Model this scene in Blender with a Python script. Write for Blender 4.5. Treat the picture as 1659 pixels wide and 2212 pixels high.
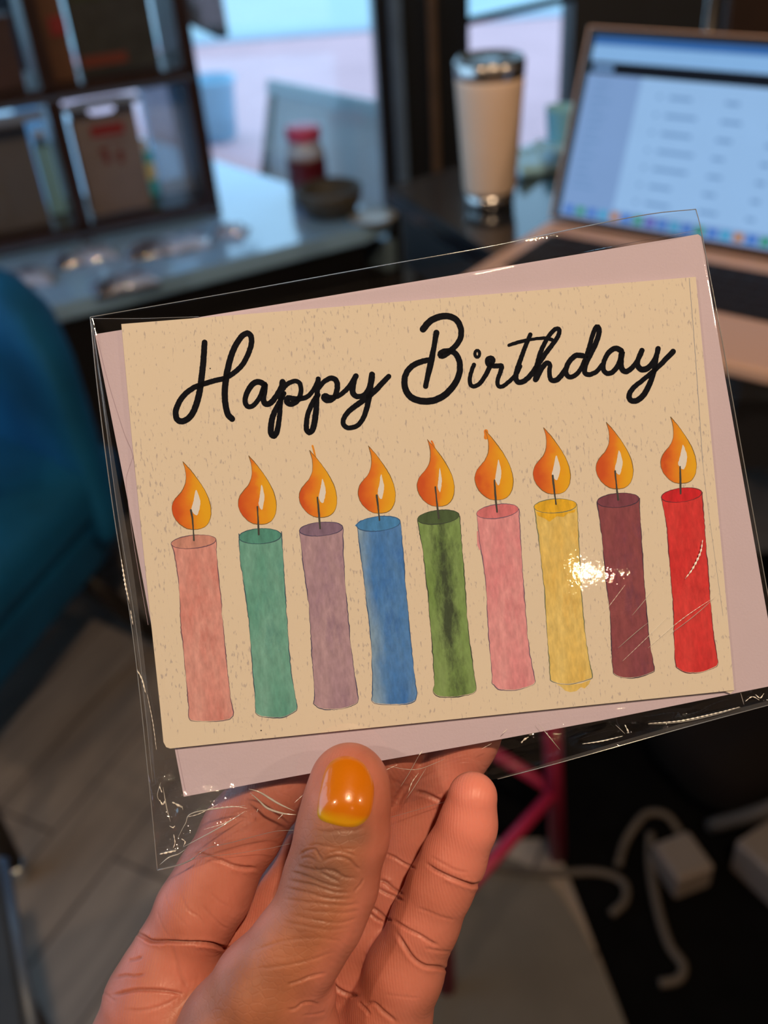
import bpy, bmesh, math, random
import numpy as np
from mathutils import Vector, Matrix, noise
from mathutils.bvhtree import BVHTree
random.seed(7)
scene = bpy.context.scene
for o in list(bpy.data.objects): bpy.data.objects.remove(o)
C = scene.collection

# ------------------------------------------------------------------ camera
FPX, CAMH = 2100.0, 1.18                       # focal length in pixels of the 1659x2212 frame, eye height
up = Vector((-231, 2890, 2100)).normalized()   # world up seen in camera axes
fw = Vector((0, 0, -1)); yv = (fw - up * fw.dot(up)).normalized(); xv = yv.cross(up)
R3 = Matrix((xv, yv, up))                      # camera axes -> world
EYE = Vector((0, 0, CAMH))
cd = bpy.data.cameras.new('camera'); cam = bpy.data.objects.new('camera', cd); C.objects.link(cam)
cam.matrix_world = Matrix.Translation(EYE) @ R3.to_4x4()
cd.sensor_fit = 'HORIZONTAL'; cd.sensor_width = 36.0; cd.lens = FPX / 1659 * 36.0
cd.clip_start = 0.01; cd.clip_end = 100
cd.dof.use_dof = True; cd.dof.focus_distance = 0.2345; cd.dof.aperture_fstop = 13.0
scene.camera = cam

# ------------------------------------------------------------------ light and exposure
scene.view_settings.view_transform = 'Standard'; scene.view_settings.look = 'None'
scene.view_settings.gamma = 1.0; scene.view_settings.exposure = 0.06
scene.view_settings.use_curve_mapping = False
try:
    scene.cycles.use_denoising = True; scene.cycles.max_bounces = 10
    scene.cycles.transparent_max_bounces = 16; scene.cycles.sample_clamp_indirect = 4.0
    scene.cycles.caustics_reflective = False; scene.cycles.caustics_refractive = False
except Exception: pass
w = bpy.data.worlds.new('sky'); scene.world = w; w.use_nodes = True
bg = w.node_tree.nodes['Background']; bg.inputs[0].default_value = (0.50, 0.82, 1.15, 1); bg.inputs[1].default_value = 2.0

def lamp(name, loc, col, power, radius, kind='POINT', rot=None, size=None):
    l = bpy.data.lights.new(name, kind); l.color = col; l.energy = power
    if kind == 'POINT' or kind == 'SPOT': l.shadow_soft_size = radius
    if kind == 'AREA': l.shape = 'RECTANGLE'; l.size, l.size_y = size
    o = bpy.data.objects.new(name, l); C.objects.link(o); o.location = loc
    if rot: o.rotation_euler = rot
    return o
WARM = (1.0, 0.72, 0.46)
LAMPS = [((0.30, -0.45, 2.42), 78, 0.04), ((-1.15, -0.75, 2.42), 27, 0.04), ((0.88, -2.16, 2.42), 3.0, 0.012), ((2.1, -0.7, 2.42), 34, 0.04)]
for i, (p, e, r) in enumerate(LAMPS): lamp('bulb_light', p, WARM, e, r)

# ------------------------------------------------------------------ helpers
def ray(px, py): return R3 @ Vector(((px - 829.5) / FPX, (1106 - py) / FPX, -1.0))
def atd(px, py, d): return EYE + ray(px, py) * d                   # point at optical depth d (m)
def atz(px, py, z):
    r = ray(px, py); return EYE + r * ((z - CAMH) / r.z)
def lin(c): return tuple(((v / 255) / 12.92 if v / 255 <= 0.04045 else ((v / 255 + 0.055) / 1.055) ** 2.4) for v in c)
RATIO = (0.93, 0.70, 0.47)
def warm(c):                                                       # pigment of a thing seen as c under the warm lamps
    l = lin(c); return tuple(min(0.95, max(0.0, l[i] / RATIO[i] * 0.97)) for i in range(3)) + (1,)
def L4(c): return lin(c) + (1,)

def newmat(name):
    m = bpy.data.materials.new(name); m.use_nodes = True
    return m, m.node_tree, m.node_tree.nodes['Principled BSDF']
def sock(nt, v, inp):
    if isinstance(v, bpy.types.NodeSocket): nt.links.new(v, inp)
    else: inp.default_value = v
def mat(name, col, rough=0.5, metal=0.0, emit=None, estr=1.0, noise_amt=0.0, nscale=20, spec=None, bump=0.0, bscale=200, coat=0.0, trans=0.0, sheen=0.0):
    m, nt, b = newmat(name); N = nt.nodes
    b.inputs['Base Color'].default_value = col; b.inputs['Roughness'].default_value = rough; b.inputs['Metallic'].default_value = metal
    if spec is not None: b.inputs['Specular IOR Level'].default_value = spec
    if coat: b.inputs['Coat Weight'].default_value = coat; b.inputs['Coat Roughness'].default_value = 0.08
    if trans: b.inputs['Transmission Weight'].default_value = trans
    if sheen: b.inputs['Sheen Weight'].default_value = sheen
    if emit: b.inputs['Emission Color'].default_value = emit; b.inputs['Emission Strength'].default_value = estr
    tc = N.new('ShaderNodeTexCoord')
    if noise_amt:
        n = N.new('ShaderNodeTexNoise'); n.inputs['Scale'].default_value = nscale; n.inputs['Detail'].default_value = 4
        nt.links.new(tc.outputs['Object'], n.inputs['Vector'])
        mx = N.new('ShaderNodeMix'); mx.data_type = 'RGBA'; mx.blend_type = 'MULTIPLY'
        mr = N.new('ShaderNodeMapRange'); mr.inputs[1].default_value = 0.3; mr.inputs[2].default_value = 0.7; mr.inputs[3].default_value = 1 - noise_amt; mr.inputs[4].default_value = 1.0
        nt.links.new(n.outputs[0], mr.inputs[0]); mx.inputs[0].default_value = 1
        mx.inputs[6].default_value = col; nt.links.new(mr.outputs[0], mx.inputs[7]); nt.links.new(mx.outputs[2], b.inputs['Base Color'])
    if bump:
        n = N.new('ShaderNodeTexNoise'); n.inputs['Scale'].default_value = bscale; n.inputs['Detail'].default_value = 3
        nt.links.new(tc.outputs['Object'], n.inputs['Vector'])
        bp = N.new('ShaderNodeBump'); bp.inputs['Strength'].default_value = bump; bp.inputs['Distance'].default_value = 0.001
        nt.links.new(n.outputs[0], bp.inputs['Height']); nt.links.new(bp.outputs[0], b.inputs['Normal'])
    return m

def fresnel2(nt, ior=1.5):
    """Fresnel of a thin sheet: the same from both of its sides"""
    N = nt.nodes; g = N.new('ShaderNodeNewGeometry'); mr = N.new('ShaderNodeMapRange'); mr.inputs[3].default_value = ior; mr.inputs[4].default_value = 1.0 / ior
    f = N.new('ShaderNodeFresnel'); nt.links.new(g.outputs['Backfacing'], mr.inputs[0]); nt.links.new(mr.outputs[0], f.inputs[0]); return f
def link(name, me, mats, parent=None, matrix=None):
    o = bpy.data.objects.new(name, me); C.objects.link(o)
    for m in (mats if isinstance(mats, (list, tuple)) else [mats]): me.materials.append(m)
    if parent is not None: o.parent = parent
    if matrix is not None: o.matrix_local = matrix
    return o
def obj(name, bm, mats, parent=None, matrix=None, smooth=False):
    me = bpy.data.meshes.new(name); bmesh.ops.recalc_face_normals(bm, faces=bm.faces) if smooth != 'keep' else None
    bm.to_mesh(me); bm.free()
    if smooth is True or smooth == 'keep':
        for p in me.polygons: p.use_smooth = True
    return link(name, me, mats, parent, matrix)
def thing(name, label, cat, loc=(0, 0, 0), rz=0.0, group=None, matrix=None):
    o = bpy.data.objects.new(name, None); C.objects.link(o); o.empty_display_size = 0.02
    if matrix is not None: o.matrix_world = matrix
    else: o.location = loc; o.rotation_euler = (0, 0, rz)
    return tag(o, label, cat, group)
def tag(o, label, cat, group=None):
    o['label'] = label; o['category'] = cat
    if group: o['group'] = group
    return o
def struct(o): o['kind'] = 'structure'; return o

def box(bm, x0, x1, y0, y1, z0, z1, bev=0.0, mi=0, rot=None):
    r = bmesh.ops.create_cube(bm, size=1.0); vs = r['verts']
    for v in vs: v.co = Vector((x0 + (v.co.x + .5) * (x1 - x0), y0 + (v.co.y + .5) * (y1 - y0), z0 + (v.co.z + .5) * (z1 - z0)))
    fs = list({f for v in vs for f in v.link_faces})
    for f in fs: f.material_index = mi
    if bev:
        es = list({e for v in vs for e in v.link_edges})
        rr = bmesh.ops.bevel(bm, geom=vs + es, offset=bev, segments=3, affect='EDGES', profile=0.6)
        for f in rr['faces']: f.material_index = mi
        vs = list({v for f in rr['faces'] for v in f.verts})
    return vs
def bx(name, dims, mats, parent=None, bev=0.0, matrix=None, smooth=False):
    bm = bmesh.new(); box(bm, *dims, bev=bev); return obj(name, bm, mats, parent, matrix, smooth)
def lathe(bm, prof, n=40, cx=0, cy=0, mi=0):
    rings = []
    for r, z in prof: rings.append([bm.verts.new((cx + r * math.cos(2 * math.pi * k / n), cy + r * math.sin(2 * math.pi * k / n), z)) for k in range(n)])
    for a, b in zip(rings, rings[1:]):
        for k in range(n):
            f = bm.faces.new((a[k], a[(k + 1) % n], b[(k + 1) % n], b[k])); f.material_index = mi
    for rg in (rings[0], rings[-1]):
        try: f = bm.faces.new(rg); f.material_index = mi
        except Exception: pass
def catmull(pts, step=None, closed=False, n=8):
    P = [np.array(p, float) for p in pts]; out = []; m = len(P)
    rng = range(m if closed else m - 1)
    for i in rng:
        p1, p2 = P[i], P[(i + 1) % m]
        p0 = P[i - 1] if (closed or i > 0) else 2 * p1 - p2
        p3 = P[(i + 2) % m] if (closed or i + 2 < m) else 2 * p2 - p1
        k = n if step is None else max(1, int(np.linalg.norm(p2 - p1) / step))
        for j in range(k):
            t = j / k
            out.append(0.5 * ((2 * p1) + (-p0 + p2) * t + (2 * p0 - 5 * p1 + 4 * p2 - p3) * t * t + (-p0 + 3 * p1 - 3 * p2 + p3) * t ** 3))
    if not closed: out.append(P[-1])
    return out
def tube(bm, pts, r, n=10, mi=0, smooth_n=None):
    pts = [Vector(p) for p in (catmull(pts, n=smooth_n) if smooth_n else pts)]
    rings = []; prev = None
    for i, p in enumerate(pts):
        t = (pts[min(i + 1, len(pts) - 1)] - pts[max(i - 1, 0)]).normalized()
        a = prev if prev is not None else (Vector((0, 0, 1)) if abs(t.z) < 0.9 else Vector((1, 0, 0)))
        a = (a - t * a.dot(t)).normalized(); prev = a; b = t.cross(a)
        rr = r[i] if isinstance(r, (list, tuple)) else r
        rings.append([bm.verts.new(p + (a * math.cos(2 * math.pi * k / n) + b * math.sin(2 * math.pi * k / n)) * rr) for k in range(n)])
    for A, B in zip(rings, rings[1:]):
        for k in range(n): bm.faces.new((A[k], A[(k + 1) % n], B[(k + 1) % n], B[k])).material_index = mi
    for rg in (rings[0], rings[-1]): bm.faces.new(rg).material_index = mi

# ================================================================== THE ROOM
m_wall = mat('dark_paint', (0.012, 0.012, 0.015, 1), 0.6, noise_amt=0.2)
m_wallin = mat('room_paint', (0.16, 0.13, 0.11, 1), 0.8, noise_amt=0.2, nscale=3)
m_frame = mat('black_frame', (0.006, 0.008, 0.012, 1), 0.35, noise_amt=0.2)
m_steelblue = mat('frame_reveal', (0.10, 0.15, 0.22, 1), 0.35, noise_amt=0.2)
m_brownwood = mat('brown_trim_wood', (0.10, 0.055, 0.03, 1), 0.5, noise_amt=0.3)
# wooden floor: planks
def floor_mat():
    m, nt, b = newmat('plank_floor'); N = nt.nodes
    tc = N.new('ShaderNodeTexCoord'); mp = N.new('ShaderNodeMapping'); mp.inputs['Rotation'].default_value = (0, 0, math.radians(-62))
    nt.links.new(tc.outputs['Object'], mp.inputs[0])
    br = N.new('ShaderNodeTexBrick'); br.inputs['Scale'].default_value = 1.0; br.inputs['Brick Width'].default_value = 1.1; br.inputs['Row Height'].default_value = 0.11
    br.inputs['Mortar Size'].default_value = 0.0025; br.inputs['Color1'].default_value = (0.235, 0.20, 0.175, 1); br.inputs['Color2'].default_value = (0.30, 0.265, 0.24, 1); br.inputs['Mortar'].default_value = (0.10, 0.08, 0.07, 1)
    nt.links.new(mp.outputs[0], br.inputs['Vector'])
    n = N.new('ShaderNodeTexNoise'); n.inputs['Scale'].default_value = 5; n.inputs['Detail'].default_value = 6
    mp2 = N.new('ShaderNodeMapping'); mp2.inputs['Scale'].default_value = (1, 6, 1); nt.links.new(mp.outputs[0], mp2.inputs[0]); nt.links.new(mp2.outputs[0], n.inputs['Vector'])
    mx = N.new('ShaderNodeMix'); mx.data_type = 'RGBA'; mx.blend_type = 'MULTIPLY'; mx.inputs[0].default_value = 0.8
    cr = N.new('ShaderNodeValToRGB'); cr.color_ramp.elements[0].color = (0.62, 0.60, 0.60, 1); cr.color_ramp.elements[1].color = (1.15, 1.1, 1.05, 1); cr.color_ramp.elements[0].position = 0.3; cr.color_ramp.elements[1].position = 0.7
    nt.links.new(n.outputs[0], cr.inputs[0]); nt.links.new(br.outputs[0], mx.inputs[6]); nt.links.new(cr.outputs[0], mx.inputs[7]); nt.links.new(mx.outputs[2], b.inputs['Base Color'])
    b.inputs['Roughness'].default_value = 0.42
    return m
def quadobj(name, pts, m):
    bm = bmesh.new(); bm.faces.new([bm.verts.new(p) for p in pts]); return struct(obj(name, bm, m))
def prism(bm, poly, z0, z1, mi=0, bev=0.0):
    a = [bm.verts.new((x, y, z0)) for x, y in poly]; b = [bm.verts.new((x, y, z1)) for x, y in poly]; n = len(poly)
    fs = [bm.faces.new(a[::-1]), bm.faces.new(b)] + [bm.faces.new((a[i], a[(i + 1) % n], b[(i + 1) % n], b[i])) for i in range(n)]
    for f in fs: f.material_index = mi
    if bev:
        bmesh.ops.bevel(bm, geom=list({e for f in fs for e in f.edges}), offset=bev, segments=2, affect='EDGES')
WD = Vector((0.63, -0.777, 0)).normalized(); wang = math.atan2(WD.y, WD.x)
WM = Matrix.Translation(Vector((-0.165, 2.265, 0))) @ Matrix.Rotation(wang, 4, 'Z')
def Wp(s, t=0.0): v = WM @ Vector((s, t, 0)); return (v.x, v.y)
ROOM = [(-2.2, -3.0), (3.2, -3.0), (3.2, 2.27), (0.235, 2.27), (0.18, 2.12), Wp(0.33, 0.12), Wp(-3.2, 0.12)]
bm = bmesh.new(); prism(bm, ROOM, -0.12, 0.0); struct(obj('floor', bm, floor_mat()))
bm = bmesh.new(); prism(bm, ROOM, 2.7, 2.8); struct(obj('ceiling', bm, mat('dark_ceiling', (0.03, 0.026, 0.024, 1), 0.8)))
for k_, (ya, yb, za, zb) in enumerate(((-3.1, -0.3, 0, 2.7), (3.7, 4.75, 0, 2.7), (-0.3, 3.7, 0, 0.42), (-0.3, 3.7, 2.4, 2.7))):
    struct(bx('wall_left', (-2.3, -2.2, ya, yb, za, zb), m_wallin))
struct(bx('wall_right', (3.2, 3.3, -3.1, 2.2, 0, 2.7), m_wallin))
struct(bx('wall_rear', (-2.2, 3.2, -3.1, -3.0, 0, 2.7), m_wallin))
# slanted shop window: local +x runs along the glass, its right end meets the corner post
def thin_glass():
    m, nt, b = newmat('window_glass'); N = nt.nodes; nt.nodes.remove(b); out = N['Material Output']
    t = N.new('ShaderNodeBsdfTransparent'); t.inputs[0].default_value = (0.93, 0.97, 0.98, 1); g = N.new('ShaderNodeBsdfGlossy'); g.inputs['Roughness'].default_value = 0.02
    f = fresnel2(nt); mx = N.new('ShaderNodeMixShader')
    nt.links.new(f.outputs[0], mx.inputs[0]); nt.links.new(t.outputs[0], mx.inputs[1]); nt.links.new(g.outputs[0], mx.inputs[2]); nt.links.new(mx.outputs[0], out.inputs[0])
    return m
m_glass = thin_glass()
wl, wr = -3.2, 0.33
struct(bx('wall_window_base', (wl, wr, 0.0, 0.12, 0, 0.36), m_wall, matrix=WM))
struct(bx('wall_window_head', (wl, wr, 0.0, 0.12, 2.35, 2.7), m_wall, matrix=WM))
win = bpy.data.objects.new('window_1', None); C.objects.link(win); win.matrix_world = WM; struct(win)
bx('window_frame', (wl, wr, 0.01, 0.09, 0.36, 0.43), mat('sill_frame_paint', (0.20, 0.30, 0.38, 1), 0.35, noise_amt=0.15), win, bev=0.006)
bx('window_frame', (wl, wr, 0.01, 0.09, 2.29, 2.35), m_frame, win, bev=0.004)
bx('window_frame', (-1.55, -1.49, 0.01, 0.09, 0.43, 2.29), m_frame, win, bev=0.004)
bx('glass_pane', (wl, wr, 0.045, 0.051, 0.43, 2.29), m_glass, win)
# unseen window added in the left wall to bring in daylight
win3 = bpy.data.objects.new('window_added', None); C.objects.link(win3); struct(win3)
for ya in (-0.3, 1.02, 2.34, 3.65): bx('window_frame', (-2.28, -2.22, ya, ya + 0.05, 0.42, 2.4), m_frame, win3)
for za in (0.42, 2.35): bx('window_frame', (-2.279, -2.221, -0.25, 3.65, za, za + 0.05), m_frame, win3)
bx('glass_pane', (-2.253, -2.247, -0.25, 3.65, 0.47, 2.35), m_glass, win3)
# corner post with its blue-grey and brown trims
struct(bx('wall_corner_post', (0.055, 0.235, 2.03, 2.35, 0, 2.7), m_frame, bev=0.006))
struct(bx('trim_1', (0.083, 0.107, 2.012, 2.03, 0, 2.7), m_steelblue, bev=0.003))
struct(bx('trim_2', (0.155, 0.172, 2.008, 2.03, 0, 2.7), m_brownwood, bev=0.003))
# second window and the black wall right of it
struct(bx('wall_front_base', (0.235, 0.46, 2.15, 2.27, 0, 0.42), m_wall)); struct(bx('wall_front_head', (0.235, 0.46, 2.15, 2.27, 2.35, 2.7), m_wall))
struct(bx('wall_front', (0.46, 3.3, 2.15, 2.27, 0, 2.7), m_wall))
win2 = bpy.data.objects.new('window_2', None); C.objects.link(win2); struct(win2)
bx('window_frame', (0.235, 0.46, 2.17, 2.23, 0.42, 0.47), m_frame, win2); bx('window_frame', (0.235, 0.46, 2.17, 2.23, 2.3, 2.35), m_frame, win2)
bx('glass_pane', (0.235, 0.46, 2.195, 2.2, 0.47, 2.3), m_glass, win2)
bm = bmesh.new(); tube(bm, [(0.235, 2.165, 0.815), (0.46, 2.165, 0.845)], 0.008); obj('window_bar', bm, m_frame, win2)

# ------------------------------------------------------------------ the street outside
m_pave = mat('pavement_stone', (0.80, 0.44, 0.45, 1), 0.8, noise_amt=0.12, nscale=2.5)
m_road = mat('road_surface', (0.50, 0.60, 0.62, 1), 0.8, noise_amt=0.1, nscale=1.5)
bm = bmesh.new(); box(bm, -14, 14, 2.3, 7.75, -0.30, -0.14); box(bm, -14, -2.35, -8, 2.3, -0.30, -0.14); struct(obj('ground_pavement', bm, m_pave, matrix=Matrix.Identity(4)))
bm = bmesh.new(); box(bm, -14, 14, 7.75, 7.95, -0.30, -0.12, bev=0.02); struct(obj('trim_kerb', bm, mat('kerb_stone', (0.45, 0.5, 0.58, 1), 0.7, noise_amt=0.2)))
bm = bmesh.new(); box(bm, -14, 14, 7.95, 24, -0.34, -0.24); struct(obj('ground_road', bm, m_road))
SM = Matrix.Translation(Vector((-0.247, 3.437, -0.14)) - Vector((0.777, 0.63, 0)) * 0.19) @ Matrix.Rotation(wang, 4, 'Z') @ Matrix.Rotation(math.radians(-17), 4, 'X')
sb = thing('street_board', 'low white board with a brown wooden edge standing on the pavement outside the window', 'board', matrix=SM)
bx('panel', (0.02, 0.95, 0.0, 0.03, 0.0, 0.60), mat('board_white', (0.88, 0.80, 0.78, 1), 0.6, noise_amt=0.15, nscale=3), sb)
bx('top_rail', (-0.01, 0.97, -0.02, 0.05, 0.60, 0.645), mat('board_rail', (0.55, 0.58, 0.60, 1), 0.5), sb, bev=0.004)
bx('side_post', (-0.005, 0.022, -0.015, 0.045, 0.0, 0.60), mat('board_wood', (0.30, 0.24, 0.16, 1), 0.6, noise_amt=0.3), sb, bev=0.003)
p = atz(470, 300, -0.14)
bm = bmesh.new(); lathe(bm, [(0.085, 0), (0.10, 0.012), (0.125, 0.27), (0.135, 0.275), (0.135, 0.29), (0.12, 0.29), (0.105, 0.03)], 32)
tb = obj('plastic_tub', bm, mat('pale_blue_plastic', (0.22, 0.50, 0.70, 1), 0.4), matrix=Matrix.Translation(p), smooth=True)
tag(tb, 'pale blue plastic tub standing on the pavement outside, just right of the rack', 'tub')

# ------------------------------------------------------------------ display table under the window
m_lacq = mat('pale_lacquer', (0.30, 0.52, 0.78, 1), 0.15, noise_amt=0.08, nscale=4, coat=0.8)
m_black = mat('black_lacquer', (0.006, 0.006, 0.008, 1), 0.4, noise_amt=0.2)
dt = thing('display_table', 'wide low display table with a pale glossy top and black front under the shop window', 'table')
poly = [(-1.60, 1.14), (0.010, 1.918), (0.062, 1.975), Wp(0.30, -0.01), Wp(-1.95, -0.01)]
bm = bmesh.new(); prism(bm, poly, 0.465, 0.50, bev=0.004); obj('table_top', bm, m_lacq, dt)
ins = [(-1.56, 1.19), (0.005, 1.95), Wp(0.24, -0.05), Wp(-1.9, -0.05)]
bm = bmesh.new(); prism(bm, ins, 0.0, 0.465); obj('table_base', bm, m_black, dt)

# ------------------------------------------------------------------ rack on the display table
RE = Vector((0.934, 0.356, 0)).normalized(); rang = math.atan2(RE.y, RE.x)
RM = Matrix.Translation(Vector((-0.302, 2.058, 0.50))) @ Matrix.Rotation(rang, 4, 'Z')     # local x runs left->right, 0 at right edge
m_rack = mat('rack_wood', (0.030, 0.014, 0.012, 1), 0.30, noise_amt=0.3)
m_rackedge = mat('rack_shelf_laminate', (0.09, 0.11, 0.16, 1), 0.25, noise_amt=0.2)
rk = thing('card_rack', 'tall dark wooden open rack of goods standing on the pale display table', 'rack', matrix=RM)
for x in (-0.005, -0.275, -0.58): bx('upright', (x - 0.014, x + 0.014, 0.0, 0.20, 0.0, 1.05), m_rack, rk, bev=0.002)
for z in (0.008, 0.268, 0.62):
    s = bx('shelf', (-0.594, 0.009, 0.0, 0.20, z, z + 0.026), m_rack, rk, bev=0.002)
    bx('shelf_edge', (-0.59, 0.005, -0.004, 0.0, z + 0.004, z + 0.012), m_rackedge, s)
bx('price_rail', (-0.262, -0.115, -0.012, -0.004, 0.250, 0.262), mat('rail_metal', (0.35, 0.45, 0.6, 1), 0.25, 0.6), rk)
bx('price_rail', (-0.56, -0.30, -0.012, -0.004, 0.246, 0.262), mat('rail_metal_b', (0.35, 0.45, 0.6, 1), 0.25, 0.6), rk)
# paper pouch with a carrying slot
bag = thing('gift_bag', 'beige gift bag with cut handle slot and red label standing in the rack', 'bag', matrix=RM @ Matrix.Translation((-0.187, 0.03, 0.0385)))
m_kraft = mat('kraft_board', (0.20, 0.165, 0.165, 1), 0.65, noise_amt=0.15, nscale=25)
bm = bmesh.new()
# face with a slot: ring of quads
def slotted(bm, x0, x1, z0, z1, sx, sz, sw, sh, y):
    n = 24; inn = []; outp = []
    for k in range(n):
        a = 2 * math.pi * k / n; ca, sa = math.cos(a), math.sin(a)
        inn.append((sx + sw * (abs(ca) ** 0.5) * (1 if ca > 0 else -1), sz + sh * (abs(sa) ** 0.7) * (1 if sa > 0 else -1)))
        t = min((x1 - sx if ca > 0 else sx - x0) / max(1e-6, abs(ca)), (z1 - sz if sa > 0 else sz - z0) / max(1e-6, abs(sa)))
        outp.append((sx + ca * t, sz + sa * t))
    V = lambda q: bm.verts.new((q[0], y, q[1]))
    I = [V(q) for q in inn]; O = [V(q) for q in outp]
    for k in range(n): bm.faces.new((I[k], I[(k + 1) % n], O[(k + 1) % n], O[k]))
    cs = []
    for c in ((x0, z0), (x1, z0), (x1, z1), (x0, z1)):
        ks = sorted(range(n), key=lambda k: math.hypot(outp[k][0] - c[0], outp[k][1] - c[1]))[:2]
        bm.faces.new((V(c), O[ks[0]], O[ks[1]]))
slotted(bm, -0.063, 0.063, 0.0, 0.220, 0.0, 0.200, 0.026, 0.009, 0.0)
bmesh.ops.remove_doubles(bm, verts=bm.verts, dist=1e-5)
bf = obj('bag_front', bm, m_kraft, bag); so = bf.modifiers.new('t', 'SOLIDIFY'); so.thickness = 0.002
bx('bag_body', (-0.063, 0.063, 0.003, 0.045, 0, 0.178), m_kraft, bag, bev=0.001)
bx('label', (-0.030, 0.036, -0.003, -0.0012, 0.150, 0.172), mat('red_label', (0.22, 0.016, 0.02, 1), 0.5), bag)
bm = bmesh.new()
for x0, x1, z0, z1 in ((-0.022, -0.006, 0.118, 0.128), (-0.016, -0.004, 0.098, 0.118), (0.010, 0.024, 0.108, 0.120), (0.012, 0.022, 0.094, 0.106), (-0.014, 0.03, 0.137, 0.140)): box(bm, x0, x1, -0.003, -0.0012, z0, z1)
obj('printed_mark', bm, mat('dull_red_ink', (0.14, 0.02, 0.02, 1), 0.6), bag)
# other things in the rack
def rackthing(name, label, cat, x0, x1, y0, y1, z0, z1, parts, group=None, bev=0.002):
    t = thing(name, label, cat, matrix=RM @ Matrix.Translation(((x0 + x1) / 2, y0, z0)), group=group)
    w_, d_, h_ = x1 - x0, y1 - y0, z1 - z0
    for pn, (a0, a1, b0, b1, c0, c1), m in parts:
        bx(pn, (-w_ / 2 + a0 * w_, -w_ / 2 + a1 * w_, b0 * d_, b1 * d_, c0 * h_, c1 * h_), m, t, bev=bev if pn in ('body', 'board') else 0)
    return t
rackthing('picture_card', 'grey-brown upright board at the left of the lower shelf', 'board', -0.56, -0.332, 0.05, 0.07, 0.0345, 0.235,
          [('board', (0, 1, 0, 1, 0, 1), mat('grey_card', (0.10, 0.09, 0.088, 1), 0.7, noise_amt=0.1)), ('stripe', (0.60, 0.68, -0.15, 0, 0.1, 0.6), mat('grey_card_stripe', (0.10, 0.09, 0.085, 1), 0.7))])
rackthing('picture_card', 'dark green picture card with a faint red border leaning on the upper shelf', 'picture', -0.205, -0.05, 0.06, 0.08, 0.2945, 0.60,
          [('board', (0, 1, 0, 1, 0, 1), mat('slate_card', (0.035, 0.040, 0.045, 1), 0.6, noise_amt=0.5, nscale=30)), ('picture', (0.05, 0.85, -0.12, 0, 0.42, 0.97), mat('moss_print', (0.035, 0.055, 0.025, 1), 0.6, noise_amt=0.6, nscale=40)), ('border', (0.04, 0.6, -0.14, 0, 0.05, 0.11), mat('rust_print', (0.16, 0.03, 0.02, 1), 0.6))])
rackthing('card_box', 'brown and red box on the upper shelf beside the green picture card', 'box', -0.2590, -0.214, 0.04, 0.10, 0.2945, 0.56,
          [('body', (0, 1, 0, 1, 0, 1), mat('brown_box', (0.13, 0.055, 0.028, 1), 0.6, noise_amt=0.3)), ('stripe', (0.3, 1, -0.08, 0, 0.3, 0.42), mat('crimson_print', (0.22, 0.015, 0.02, 1), 0.6))])
rackthing('card_box', 'dark maroon box at the far left of the upper shelf', 'box', -0.56, -0.312, 0.04, 0.10, 0.2945, 0.415,
          [('body', (0, 1, 0, 1, 0, 1), mat('maroon_box', (0.05, 0.022, 0.022, 1), 0.6, noise_amt=0.3)), ('lid', (-0.01, 1.01, -0.03, 1.03, 0.9, 1.02), mat('maroon_lid', (0.035, 0.015, 0.015, 1), 0.6))])
def milky():
    m, nt, b = newmat('frosted_acrylic'); N = nt.nodes; out = N['Material Output']
    b.inputs['Base Color'].default_value = (0.42, 0.52, 0.68, 1); b.inputs['Roughness'].default_value = 0.15
    t = N.new('ShaderNodeBsdfTransparent'); t.inputs[0].default_value = (0.8, 0.88, 0.95, 1); mx = N.new('ShaderNodeMixShader'); mx.inputs[0].default_value = 0.5
    nt.links.new(t.outputs[0], mx.inputs[1]); nt.links.new(b.outputs[0], mx.inputs[2]); nt.links.new(mx.outputs[0], out.inputs[0]); return m
m_milky = milky()
rackthing('clear_box', 'frosted clear box at the right end of the lower shelf', 'box', -0.092, -0.022, 0.09, 0.15, 0.0345, 0.26, [('body', (0, 1, 0, 1, 0, 1), m_milky), ('lid', (-0.01, 1.01, -0.02, 1.02, 0.95, 1.0), m_milky)])
rackthing('small_bottle', 'small turquoise and yellow bottle beside the beige gift bag', 'bottle', -0.118, -0.094, 0.10, 0.124, 0.0345, 0.15,
          [('body', (0, 1, 0, 1, 0, 0.8), mat('turquoise_plastic', (0.05, 0.55, 0.75, 1), 0.3)), ('label', (-0.02, 1.02, -0.05, 0.4, 0.3, 0.6), mat('pale_yellow_label', (0.7, 0.72, 0.4, 1), 0.5)), ('cap', (0.2, 0.8, 0.2, 0.8, 0.8, 1.0), mat('white_cap', (0.7, 0.8, 0.9, 1), 0.4))])
rackthing('small_bottle', 'pale cyan bottle between the grey board and the rack upright', 'bottle', -0.325, -0.292, 0.10, 0.133, 0.0345, 0.20,
          [('body', (0, 1, 0, 1, 0, 0.85), mat('cyan_plastic', (0.30, 0.65, 0.85, 1), 0.3)), ('cap', (0.2, 0.8, 0.2, 0.8, 0.85, 1.0), mat('white_cap_b', (0.7, 0.8, 0.9, 1), 0.4))])
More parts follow.
